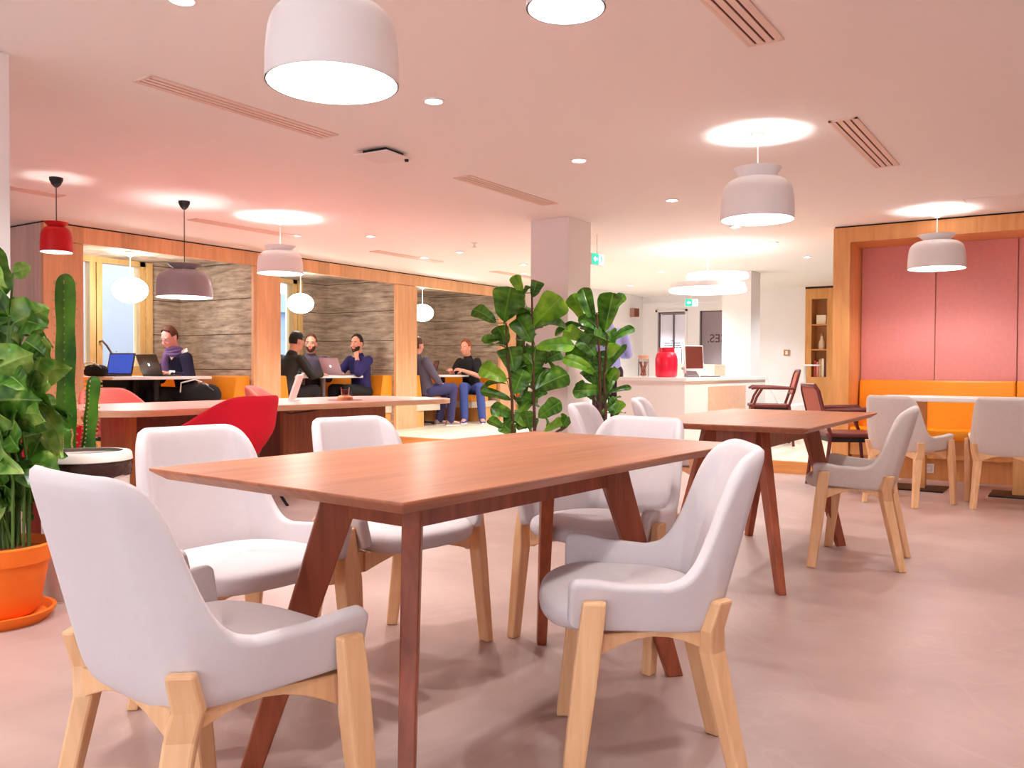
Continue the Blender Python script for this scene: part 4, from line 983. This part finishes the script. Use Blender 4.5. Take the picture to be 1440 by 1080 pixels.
t = thing('potted_climber', 'large variegated leafy plant in an orange terracotta pot on a saucer', 'plant', (1.62, 3.50, 0), FACE)
MB().lathe([(0, .028), (.13, .028), (.15, .05), (.182, .235), (.196, .237), (.205, .30), (.19, .305), (.178, .26), (0, .26)], seg=48).build('pot', M['terracotta'], t)
MB().lathe([(0, 0), (.175, 0), (.20, .03), (.205, .045), (.19, .045), (.17, .022), (0, .02)], seg=48).build('saucer', M['terracotta'], t)
MB().lathe([(0, .285), (.09, .283), (.182, .268)], seg=36).build('soil', M['soil'], t, mods=[])
random.seed(11)
a = MB(); pale = MB(); st = MB()
for bx, bz, tx, tz, w in CL:
    dy = random.uniform(-.16, .05); by = random.uniform(-.12, .10)
    d = Vector((tx - bx, dy, tz - bz))
    leaf(pale if random.random() < .42 else a, (bx, by, bz), (tx, by + dy, tz), w * 1.3, HEART, (-(tz - bz), random.uniform(-.4, .4) * d.length, tx - bx), .22, random.uniform(.1, .3))
    if random.random() < .6:
        x0 = random.uniform(-.08, .08); y0 = random.uniform(-.08, .08)
        st.tube([(x0, y0, .27), ((x0 + bx) / 2 - .03, (y0 + by) / 2, (.27 + bz) / 2 + .06), (bx, by, bz)], .005, 6)
for k in range(46):
    z = random.uniform(.42, 1.2); an = random.uniform(0, 2 * PI); rr = random.uniform(.02, .14); l = random.uniform(.14, .24)
    base = Vector((rr * math.cos(an) - .04, rr * math.sin(an) + .04, z)); tip = base + Vector((math.cos(an) * l * .8, math.sin(an) * l * .8, random.uniform(-.14, .05)))
    leaf(a, base, tip, l * .75, HEART, None, .2, .2)
for k in range(14):
    x0 = random.uniform(-.1, .12); y0 = random.uniform(-.1, .1); st.tube([(x0, y0, .27), (x0 * 1.2 - .02, y0, .55), (x0 * .6 - .02, y0 * 1.2, random.uniform(.7, 1.2))], .006, 6)
a.build('foliage', M['pothos'], t, angle=70); pale.build('pale_foliage', M['pothos_pale'], t, angle=70); st.build('stem', M['stem_green'], t)

t = thing('potted_cactus', 'tall ribbed column cactus in a clay pot behind the waste bin', 'cactus', (2.215, 4.09, 0), FACE)
MB().lathe([(0, 0), (.14, 0), (.17, .40), (.182, .405), (.185, .46), (.17, .46), (.165, .40), (0, .40)], seg=40).build('pot', M['terracotta_dark'], t)
MB().lathe([(0, .43), (.166, .42)], seg=30).build('soil', M['soil'], t)
def column_cactus(name, x, y, z0, z1, r, ribs, lean=0.0):
    b = MB(); rows = []; sp = MB(); US = [i / 24 * .95 for i in range(25)] + [.96, .97, .98, .988, .995, 1.0]
    for j, u in enumerate(US):
        z = z0 + (z1 - z0) * u; rr = r * (1 + .08 * math.sin(u * 23) + .05 * math.sin(u * 9)) * (1 - .25 * max(0, u - .6)) * (1 if u < .95 else max(.10, math.sqrt(max(0, 1 - ((u - .95) / .05) ** 2))))
        row = []
        for k in range(ribs * 6):
            th = 2 * PI * k / (ribs * 6); q = 1 - .26 * abs(math.sin(th * ribs / 2)) ** .7
            row.append((x + lean * u + rr * q * math.cos(th), y + rr * q * math.sin(th), z))
        rows.append(row)
        if j % 1 == 0 and u < .97:
            for k in range(ribs):
                th = 2 * PI * k / ribs; c = Vector((x + lean * u + rr * math.cos(th), y + rr * math.sin(th), z)); o = Vector((math.cos(th), math.sin(th), 0))
                for da in (-.5, 0, .5): sp.tube([c, c + (o + Vector((0, 0, da))).normalized() * .011], (.0022, .0006), 4, False)
    b.loft(rows)
    o = b.build(name, M['cactus'], t, angle=50); sp.build('spines', M['spine'], o)['kind'] = 'stuff'
column_cactus('cactus_column', .0, 0, .42, 1.44, .047, 5)
column_cactus('cactus_arm', .10, -.02, .42, .945, .034, 4, .045)
column_cactus('cactus_arm', .035, -.10, .42, .70, .040, 6)

# ------------------------------------------------------------------ things in the booths
def laptop(label, loc, rz, case, screen, w=.34, h=.23, tilt=18, logo=True):
    t = thing('laptop', label, 'laptop', loc, rz)
    MB().span(-w / 2, w / 2, -h / 2, h / 2, 0, .018, .005).build('base', M[case], t)
    MB().span(-w / 2 + .03, w / 2 - .03, -h * .1, h * .38, .018, .0195).build('keyboard', M['black'], t, smooth=False)
    ld = D.objects.new('lid', None)
    a = R(tilt); rt = Matrix.Rotation(-a, 3, 'X')
    lid = MB().box(Vector((0, h / 2, .018)) + rt @ Vector((0, 0, h / 2)), (w, .009, h), rot=rt, bevel=.003).build('lid', M[case], t)
    MB().box(Vector((0, h / 2, .018)) + rt @ Vector((0, -.0055, h / 2)), (w - .03, .001, h - .03), rot=rt).build('screen', M[screen], lid, smooth=False)
    D.objects.remove(ld)
    if logo: MB().box(Vector((0, h / 2, .018)) + rt @ Vector((0, .005, h / 2)), (.03, .001, .03), rot=rt, bevel=.0004).build('logo', M['logo'], lid, smooth=False)
    return t
TT = PL + .768
laptop('dark laptop with a lit blue screen on the first booth table', (5.15, 8.62, TT), FACE + R(-15), 'laptop_dark', 'screen_blue', .33, .24, 14, False)
laptop('dark laptop seen from behind in front of the man with the scarf', (5.68, 8.50, TT), FACE + R(148), 'laptop_dark', 'screen_off', .36, .24, 22)
laptop('silver laptop seen from behind between the two bearded men', (8.38, 8.50, TT), FACE + R(150), 'laptop_silver', 'screen_off', .34, .24, 24)
laptop('black laptop on the third booth table before the gesturing man', (10.42, 8.62, TT), FACE + R(-70), 'black', 'screen_off', .30, .21, 15, False)
t = thing('mug', 'black cup on the third booth table', 'cup', (10.22, 8.40, TT))
MB().lathe([(0, 0), (.036, 0), (.042, .10), (.038, .10), (.033, .01), (0, .01)], seg=20).build('body', M['black'], t); MB().tube([(.04, 0, .025), (.065, 0, .04), (.065, 0, .07), (.041, 0, .08)], .005, 6).build('handle', M['black'], t)
t = tag(MB().span(-.15, .15, -.105, .105, 0, .004).build('paper_sheet', M['white'], smooth=False), 'white paper lying on the second booth table', 'paper'); t.location = (8.02, 8.42, TT)
def bag(label, loc, rz, sc, m='black_cloth'):
    t = thing('bag', label, 'bag', loc, rz)
    b = MB(); rows = []
    for sx, z in ((.55, 0), (.9, .02), (1, .10), (.95, .18), (.7, .235), (.35, .25), (.05, .25)):
        rows.append([(.26 * sc * sx * math.cos(2 * PI * k / 28) * (1 + .12 * noise.noise((k * .7, z * 20, loc[0]))), .15 * sc * sx * math.sin(2 * PI * k / 28) * (1 + .12 * noise.noise((k * .7, z * 20, 3))), z * sc) for k in range(28)])
    b.loft(rows).build('body', M[m], t, angle=70, mods=[SUB(1)])
    MB().tube([(-.2 * sc, -.08 * sc, .15 * sc), (-.18 * sc, -.14 * sc, .26 * sc), (-.02, -.15 * sc, .30 * sc), (.12 * sc, -.12 * sc, .23 * sc)], .009, 6).build('strap', M['white_matt'], t)
    MB().tube([(-.03, -.1 * sc, .2 * sc), (.06 * sc, -.16 * sc, .27 * sc), (.18 * sc, -.12 * sc, .17 * sc)], .006, 6).build('strap', M['grey_metal'], t)
    return t
bag('black bag with pale straps on the bench below the man with the scarf', (5.97, 8.24, PL + .45), FACE + R(10), .95)
bag('black bag on the first booth table next to the booth pillar', (4.94, 8.55, TT), FACE, .5)
t = thing('cable_panel', 'dark screening panel with sockets under the first booth table', 'panel', (5.3, 8.86, PL))
MB().span(-.42, .6, 0, .02, .02, .73).build('board', M['black'], t, smooth=False)
MB().span(-.03, .16, -.012, 0, .56, .64, .003).build('socket_strip', M['grey_metal'], t)
for k in (.01, .09): MB().lathe([(0, 0), (.026, 0), (.026, .006), (0, .006)], (0, 0, 0), 16).build('outlet', M['coral'] if k < .05 else M['black_metal'], t).location = (k + .02, -.013, .60)
for o in kids(t):
    if o.name.startswith('outlet'): o.rotation_euler = (PI / 2, 0, 0)

# ------------------------------------------------------------------ people
def baked(o):
    """turn an object with modifiers into a plain mesh object"""
    dg = bpy.context.evaluated_depsgraph_get(); me = D.meshes.new_from_object(o.evaluated_get(dg))
    o.modifiers.clear(); o.data = me
    for p in me.polygons: p.use_smooth = True
    return o
def fused(mb, name, m, parent, voxel, smooth=4):
    o = mb.build(name, m, None)
    md = o.modifiers.new('fuse', 'REMESH'); md.mode = 'VOXEL'; md.voxel_size = voxel
    sm = o.modifiers.new('relax', 'SMOOTH'); sm.factor = .5; sm.iterations = smooth
    baked(o)
    if parent: o.parent = parent
    return o
def limb(b, pts, rs):
    for (p, q), (r, s) in zip(zip(pts, pts[1:]), zip(rs, rs[1:])):
        b.tube([p, Vector(p).lerp(Vector(q), .5), q], (r, (r + s) / 2 * 1.03, s), 14)
    for p, r in zip(pts, rs): b.ball(p, r, 14, 8)
def hand(b, w, d, n, side, curl, sc=1.0):
    """palm, four bent fingers of unequal length and a thumb; d along the hand, n out of the back of the hand"""
    d = Vector(d).normalized(); n = Vector(n); n = (n - d * n.dot(d)).normalized(); s = d.cross(n) * side
    w = Vector(w)
    rt = Matrix((s, d, n)).transposed()
    b.ball(w + d * .045 * sc, (.040 * sc, .052 * sc, .017 * sc), 16, 10, rt)
    for k, (off, ln) in enumerate(((.030, .068), (.010, .078), (-.011, .073), (-.031, .058))):
        p0 = w + d * .082 * sc + s * off * sc; a = curl
        d1 = (d * math.cos(a) - n * math.sin(a) + s * off * 2.2).normalized(); d2 = (d * math.cos(2.1 * a) - n * math.sin(2.1 * a) + s * off * 1.5).normalized()
        p1 = p0 + d1 * ln * .52 * sc; p2 = p1 + d2 * ln * .48 * sc
        b.tube([p0 - d * .02, p0, p1, p2], (.009 * sc, .0088 * sc, .0082 * sc, .0066 * sc), 8); b.ball(p2, .0066 * sc, 8, 6)
    t0 = w + d * .018 * sc + s * .032 * sc; t1 = t0 + (d * .55 + s * .75 - n * .25).normalized() * .036 * sc; t2 = t1 + (d * .9 + s * .25 - n * .35).normalized() * .03 * sc
    b.tube([t0 - s * .015, t0, t1, t2], (.012 * sc, .012 * sc, .0105 * sc, .008 * sc), 8); b.ball(t2, .008 * sc, 8, 6)
def torso(b, P, grow=0.0):
    rows = []
    for (c, rx, ry) in P['spine']:
        yaw = P.get('yaw', 0)
        rows.append([(c[0] + (rx + grow) * math.cos(a) * math.cos(yaw) - (ry + grow) * math.sin(a) * math.sin(yaw), c[1] + (rx + grow) * math.cos(a) * math.sin(yaw) + (ry + grow) * math.sin(a) * math.cos(yaw), c[2]) for a in [2 * PI * k / 24 for k in range(24)]])
    b.loft(rows)
def head_matrix(P): return Matrix.Translation(Vector(P['head'])) @ Matrix.Rotation(P.get('hyaw', 0), 4, 'Z') @ Matrix.Rotation(P.get('hpitch', 0), 4, 'X') @ Matrix.Rotation(P.get('hroll', 0), 4, 'Y')
def add_head(b, P):
    Mh = head_matrix(P); rt = Mh.to_3x3(); q = lambda x, y, z: Mh @ Vector((x, y, z))
    b.ball(q(0, -.010, .022), (.076, .097, .098), 24, 16, rt); b.ball(q(0, .018, -.030), (.062, .070, .085), 20, 12, rt)
    b.ball(q(0, .050, -.088), (.034, .032, .026), 14, 10, rt)
    b.tube([q(0, .088, .014), q(0, .100, -.010), q(0, .108, -.030)], (.008, .011, .014), 10); b.ball(q(0, .104, -.032), (.019, .013, .010), 12, 8, rt)
    for s in (-1, 1):
        b.ball(q(s * .077, -.006, -.012), (.010, .022, .034), 12, 8, rt); b.ball(q(s * .036, .072, -.026), (.022, .018, .02), 12, 8, rt)
        b.ball(q(s * .031, .080, .026), (.024, .012, .009), 10, 6, rt)
    b.ball(q(0, .083, -.062), (.026, .012, .012), 12, 8, rt)
    return Mh
def person(label, loc, rz, P, top, top_m, legs_m, hair_m, skin='skin', shoe_m='shoe', beard=0, hairline=.30, glasses=False, group=None):
    b = MB()
    torso(b, P, -.012)
    limb(b, [P['spine'][-1][0], P['neck'], P['head']], (.062, .054, .055))
    Mh = add_head(b, P)
    for s in ('R', 'L'):
        limb(b, [P['sh' + s], P['el' + s], P['wr' + s]], (.052, .043, .029))
        sg = 1 if s == 'R' else -1
        w = Vector(P['wr' + s]); hd = P.get('hd' + s) or (w - Vector(P['el' + s])); hn = P.get('hn' + s, (0, 0, 1))
        hand(b, w, hd, hn, sg if P.get('flip' + s) is None else P['flip' + s], P.get('curl' + s, .5))
        limb(b, [P['hip' + s], P['kn' + s], P['an' + s]], (.082, .057, .038))
        a = Vector(P['an' + s]); td = Vector(P.get('toe' + s, (0, 1, 0))).normalized(); b.tube([a, a + Vector((0, 0, -.045)) + td * .05, a + Vector((0, 0, -.055)) + td * .15], (.04, .042, .03), 12)
    body = fused(b, 'person', M[skin], None, .0065, 5)
    body.location = loc; body.rotation_euler = (0, 0, rz); tag(body, label, 'person', group)
    # top: jumper, shirt or jacket
    c = MB(); torso(c, P, .008)
    cuff = P.get('cuff', 1.0)
    for s in ('R', 'L'):
        e, w = Vector(P['el' + s]), Vector(P['wr' + s])
        pts = [P['sh' + s], e, e.lerp(w, cuff)] if cuff > .05 else [P['sh' + s], Vector(P['sh' + s]).lerp(e, .72)]
        limb(c, pts, (.070, .058, .058 - .014 * cuff) if cuff > .05 else (.072, .066))
    limb(c, [P['spine'][-1][0], Vector(P['spine'][-1][0]).lerp(Vector(P['neck']), .35)], (.078, .068))
    fused(c, top, M[top_m], body, .011, 5)
    c = MB()
    sp = P['spine'][:2]
    torso(c, {'spine': [((sp[0][0][0], sp[0][0][1], sp[0][0][2] - .02), sp[0][1], sp[0][2]), sp[0], sp[1]], 'yaw': P.get('yaw', 0)}, .004)
    for s in ('R', 'L'): limb(c, [P['hip' + s], P['kn' + s], Vector(P['an' + s]) + Vector((0, 0, .0))], (.100, .074, .062))
    fused(c, 'trousers', M[legs_m], body, .011, 5)
    for s in ('R', 'L'):
        a = Vector(P['an' + s]); td = Vector(P.get('toe' + s, (0, 1, 0))).normalized(); sd = Vector((-td.y, td.x, 0)); sh = MB(); rows = []
        for u, w_, h in ((-.075, .030, .06), (-.06, .040, .085), (0, .042, .085), (.06, .046, .06), (.12, .048, .042), (.165, .034, .03), (.175, .012, .02)):
            rows.append([a + td * u + sd * w_ * math.cos(t) + Vector((0, 0, -.078 + h * .5 + h * .5 * math.sin(t))) for t in [2 * PI * k / 14 for k in range(14)]])
        sh.loft(rows); so = sh.build('shoe', M[shoe_m], body)
        so2 = MB(); so2.loft([[a + td * u + sd * v + Vector((0, 0, z)) for u, v in ((-.078, -.03), (-.078, .03), (.05, .05), (.13, .05), (.178, .015), (.178, -.015), (.13, -.05), (.05, -.05))] for z in (-.080, -.064)]).build('sole', M['white_matt'], so)
    # hair: a cap over the skull, cut back from the face
    h = MB().ball((0, 0, 0), 1, 32, 24)
    kill = [v for v in h.bm.verts if (v.co.z < -.42 - (.28 if v.co.y < -.3 else 0) + (.95 if v.co.y > .2 else 0) * min(1, (v.co.y - .2) * 1.6 if v.co.y > .2 else 0) + (hairline if v.co.y > .45 else 0)) or (v.co.y > -.25 and abs(v.co.x) > .55 and v.co.z < -.1)]
    bmesh.ops.delete(h.bm, geom=kill, context='VERTS')
    for v in h.bm.verts:
        k = 1 + .05 * noise.noise(v.co * 5)
        v.co = Mh @ Vector((v.co.x * .083 * k, -.012 + v.co.y * .105 * k, .026 + v.co.z * .108 * k + (.010 if v.co.z > .5 else 0)))
    h.build('hair', M[hair_m], body, angle=180, mods=[SOL(.012, -1)])
    if beard:
        g = MB().ball((0, 0, 0), 1, 28, 20)
        bmesh.ops.delete(g.bm, geom=[v for v in g.bm.verts if v.co.z > -.12 + .25 * (abs(v.co.x) > .62) or v.co.y < -.15 or (v.co.z > -.42 and abs(v.co.x) < .34)], context='VERTS')
        for v in g.bm.verts: v.co = Mh @ Vector((v.co.x * .0655, .018 + v.co.y * .076 + (.012 if v.co.z < -.6 else 0), -.034 + v.co.z * .089))
        g.build('beard', M[hair_m], body, angle=180, mods=[SOL(.006, -1)])
    for s in (-1, 1):
        rt = Mh.to_3x3()
        ey = MB().ball(Mh @ Vector((s * .031, .079, .008)), (.013, .008, .0075), 12, 8, rt).build('eye', M['white_matt'], body)
        MB().ball(Mh @ Vector((s * .031, .086, .008)), (.006, .0035, .006), 10, 6, rt).build('iris', M['hair_dark'], ey)
        MB().ball(Mh @ Vector((s * .032, .089, .028)), (.020, .005, .0045), 10, 6, rt).build('eyebrow', M[hair_m], body)
    MB().ball(Mh @ Vector((0, .0935, -.064)), (.023, .005, .007), 12, 6, Mh.to_3x3()).build('lips', M['coral'], body)
    if glasses:
        g = MB()
        for s in (-1, 1):
            g.tube([Mh @ Vector((s * .034 + .024 * math.cos(2 * PI * k / 16), .101, .006 + .018 * math.sin(2 * PI * k / 16))) for k in range(17)], .002, 6, False); g.tube([Mh @ Vector((s * .058, .101, .010)), Mh @ Vector((s * .079, .0, .010))], .002, 6)
        g.tube([Mh @ Vector((-.010, .101, .008)), Mh @ Vector((.010, .101, .008))], .002, 6); g.build('glasses', M['steel'], body)
    return body
def seated(lean=0.08, back=0.0, knee_z=.03, foot=-.42, kx=(.13, -.13), ky=(.42, .42), ax=None, ay=None, leg_turn=0.0, **kw):
    """sitting pose; the origin is the middle of the hips, feet reach down to z = foot"""
    P = {'spine': [((0, 0, -.08), .150, .115), ((0, .0, .02), .155, .120), ((0, lean * .3 - back * .3, .16), .140, .108), ((0, lean * .65 - back * .7, .32), .165, .112), ((0, lean * .95 - back, .43), .170, .098), ((0, lean * 1.05 - back, .475), .115, .075)],
         'neck': (0, lean * 1.2 - back, .535), 'head': (0, lean * 1.45 + .025 - back, .655),
         'shR': (.175, lean - back, .425), 'shL': (-.175, lean - back, .425), 'hipR': (.085, 0, -.02), 'hipL': (-.085, 0, -.02)}
    ct, st = math.cos(leg_turn), math.sin(leg_turn)
    rot = lambda x, y, z: (x * ct - y * st, x * st + y * ct, z)
    for s, i in (('R', 0), ('L', 1)):
        P['kn' + s] = rot(kx[i], ky[i], knee_z); P['an' + s] = rot((ax or kx)[i], (ay or ky)[i], foot + .08); P['toe' + s] = rot((.15, -.15)[i], 1, 0)
    P.update(kw); return P
HIPZ = PL + .45 + .10
FT = -(.55)   # hips down to the platform
SIT = 'people sitting in the timber booths'
p1 = person('person in a navy jumper and purple scarf bending over a dark laptop', (6.19, 8.74, HIPZ), R(90),
    seated(.16, foot=FT, elR=(.25, .20, .18), wrR=(.13, .37, .245), elL=(-.26, .17, .18), wrL=(-.14, .36, .245), hpitch=-.42, hyaw=.12, curlR=.35, curlL=.35, cuff=.86),
    'jumper', 'navy', 'black_cloth', 'hair_brown', 'skin_pale', 'shoe', 0, .38, True, SIT)
sc = MB()
for k in range(3): sc.tube([(.088 * math.cos(a) * (1.02 - .06 * k), .20 + .088 * math.sin(a) * (1 - .06 * k), .472 + .028 * k + .012 * math.sin(a * 2 + k)) for a in [2 * PI * j / 20 for j in range(21)]], .024, 10)
sc.tube([(.02, .28, .47), (.03, .305, .38), (.03, .29, .28), (.035, .27, .20)], (.036, .042, .038, .03), 10); sc.build('scarf', M['purple'], p1)
MB().loft([[(-.06, .275, .40), (-.10, .19, .52), (-.085, .18, .54), (-.03, .285, .46)], [(-.062, .28, .402), (-.102, .195, .522), (-.087, .185, .542), (-.032, .29, .462)]]).build('collar', M['white_matt'], p1)
MB().loft([[(-.10, .20, .40), (-.15, .12, .50), (-.12, .11, .54), (-.07, .22, .47)], [(-.105, .212, .405), (-.156, .13, .505), (-.125, .12, .545), (-.074, .23, .475)]]).build('collar', M['white_matt'], p1)
for s in (-1, 1): MB().tube([(s * (.16 if s > 0 else .17), .325 if s > 0 else .31, .238), (s * .137, .36, .245)], (.044, .04), 12).build('cuff', M['white_matt'], p1)
person('person in a dark jacket seen from behind, leaning on the second booth table', (7.35, 8.45, HIPZ), R(-90),
    seated(.14, foot=FT, elR=(.27, .24, .225), wrR=(.20, .46, .235), elL=(-.26, .2, .2), wrL=(-.15, .40, .23), hpitch=-.2, curlR=.3, curlL=.3, cuff=1.0),
    'jacket', 'dark_jacket', 'black_cloth', 'hair_dark', 'skin', 'shoe', 0, .3, False, SIT)
person('bearded person in a grey knit facing the room behind the second booth table', (8.36, 9.04, HIPZ), R(-130 - 90),
    seated(.10, foot=FT, kx=(.10, -.10), ky=(.34, .34), elR=(.24, .16, .17), wrR=(.08, .34, .235), elL=(-.24, .15, .17), wrL=(-.08, .34, .235), hpitch=-.05, hyaw=-.2, curlR=.4, curlL=.4, cuff=.9),
    'cardigan', 'grey_knit', 'black_cloth', 'hair_brown', 'skin', 'shoe', 1, .40, False, SIT)
person('bearded person in a dark blue shirt resting his chin on one hand', (8.74, 8.42, HIPZ), R(90),
    seated(.05, foot=FT, elR=(.22, .22, .235), wrR=(.12, .28, .245), hdR=(-.7, .6, .05), elL=(-.20, .27, .25), wrL=(-.07, .165, .47), hdL=(.45, -.25, .85), hnL=(-.3, .9, .2), hyaw=.22, curlR=.5, curlL=1.0, cuff=.62),
    'shirt', 'navy_bright', 'black_cloth', 'hair_dark', 'skin', 'shoe', 1, .46, False, SIT)
person('person in a black polo shirt and jeans gesturing with both hands', (11.19, 8.31, HIPZ), R(90),
    seated(.10, foot=FT, leg_turn=R(32), kx=(.10, -.16), ky=(.43, .40), ax=(.08, -.20), ay=(.46, .40), elR=(.25, .19, .22), wrR=(.13, .40, .29), hdR=(-.5, .75, .25), elL=(-.27, .17, .20), wrL=(-.06, .33, .29), hdL=(.8, .5, .2), hnL=(0, .6, .8), hyaw=.05, hpitch=-.12, curlR=.55, curlL=.4, cuff=0),
    'polo_shirt', 'black_cloth', 'jeans', 'hair_fair', 'skin', 'shoe', 0, .46, False, SIT)
person('person in grey jumper and dark jeans mostly hidden by a booth pillar', (9.88, 8.22, HIPZ), R(-90),
    seated(.0, .19, foot=FT, leg_turn=R(-18), kx=(.11, -.10), ky=(.44, .43), ax=(.10, -.12), ay=(.40, .34), elR=(.24, -.05, .20), wrR=(.16, .16, .10), elL=(-.24, -.05, .2), wrL=(-.15, .16, .1), hpitch=.05, curlR=.5, curlL=.5, cuff=1.0),
    'jumper', 'grey_knit', 'jeans_dark', 'hair_brown', 'skin', 'shoe_beige', 0, .4, False, SIT)
ST = {'spine': [((0, 0, -.10), .150, .115), ((0, 0, .02), .150, .112), ((0, .0, .16), .132, .100), ((0, .01, .32), .160, .110), ((0, .0, .44), .170, .095), ((0, 0, .49), .11, .07)],
      'neck': (0, .005, .55), 'head': (0, .03, .67), 'shR': (.18, 0, .435), 'shL': (-.18, 0, .435), 'elR': (.25, .02, .17), 'wrR': (.19, .25, .16), 'elL': (-.24, .0, .16), 'wrL': (-.20, .20, .10),
      'hipR': (.09, 0, -.05), 'hipL': (-.09, 0, -.05), 'knR': (.10, .02, -.46), 'knL': (-.10, .02, -.46), 'anR': (.10, -.02, -.87), 'anL': (-.10, -.02, -.87), 'toeR': (.2, 1, 0), 'toeL': (-.2, 1, 0), 'curlR': .6, 'curlL': .6, 'cuff': .75, 'hpitch': -.15}
person('person standing with back turned in a pale blue shirt, behind the fig plant', (8.78, 4.56, PL + .885), FACE, ST, 'shirt', 'shirt_blue', 'plum', 'hair_brown', 'skin', 'shoe', 0, .4).scale = (.93, .93, .93)

# ------------------------------------------------------------------ light
def spot(x, y, e, ang=120, blend=.6, col=(1, .93, .88), r=.04):
    l = D.lights.new('downlight_and_fill_beam', 'SPOT'); l.energy = e; l.spot_size = R(ang); l.spot_blend = blend; l.color = col; l.shadow_soft_size = r
    o = D.objects.new('downlight_and_fill_beam', l); o.location = (x, y, HC - .012); COL.objects.link(o)
DLE, WARM, COOL = 34, (1, .985, .965), (.82, .94, 1)
for x, y in DL: spot(x, y, DLE * (1.25 if x > 8 else .6 if y < 1 else 1.0), 130, .7, COOL if x > 8 else WARM)
for y in (4.2, 6.2, 7.9): spot(16.4, y, 130, 140, .7, COOL)  # corridor fill lamps, added without fittings to brighten the space behind the doors
w = D.worlds.new('daylight'); SC.world = w; w.use_nodes = True
bg = w.node_tree.nodes['Background']; bg.inputs[0].default_value = (.88, .93, 1, 1); bg.inputs[1].default_value = 1.55

# ------------------------------------------------------------------ camera
cam = D.cameras.new('camera'); co = D.objects.new('camera', cam); COL.objects.link(co); SC.camera = co
cam.sensor_fit = 'HORIZONTAL'; cam.sensor_width = 36; cam.lens = 36 * 1195.59 / 1440; cam.clip_start = .05; cam.clip_end = 80
pitch, roll = .0179, .0049
c, s = math.cos(VIEW), math.sin(VIEW)
right = Vector((s, -c, 0)); fwd = Vector((c, s, 0)); up = Vector((0, 0, 1))
f2 = fwd * math.cos(pitch) - up * math.sin(pitch); d2 = -up * math.cos(pitch) - fwd * math.sin(pitch)
rx = right * math.cos(roll) - d2 * math.sin(roll); dn = right * math.sin(roll) + d2 * math.cos(roll)
mw = Matrix((rx, -dn, -f2)).transposed().to_4x4(); mw.translation = Vector((0, 0, .99)); co.matrix_world = mw

vs = SC.view_settings; SC.display_settings.display_device = 'sRGB'
vs.view_transform = 'Standard'; vs.look = 'None'; vs.exposure = 1.58; vs.gamma = 1; vs.use_curve_mapping = False
cy = SC.cycles
cy.max_bounces = 10; cy.diffuse_bounces = 5; cy.glossy_bounces = 4; cy.transmission_bounces = 6; cy.transparent_max_bounces = 8
cy.sample_clamp_indirect = 8; cy.caustics_reflective = False; cy.caustics_refractive = False
cy.use_denoising = True
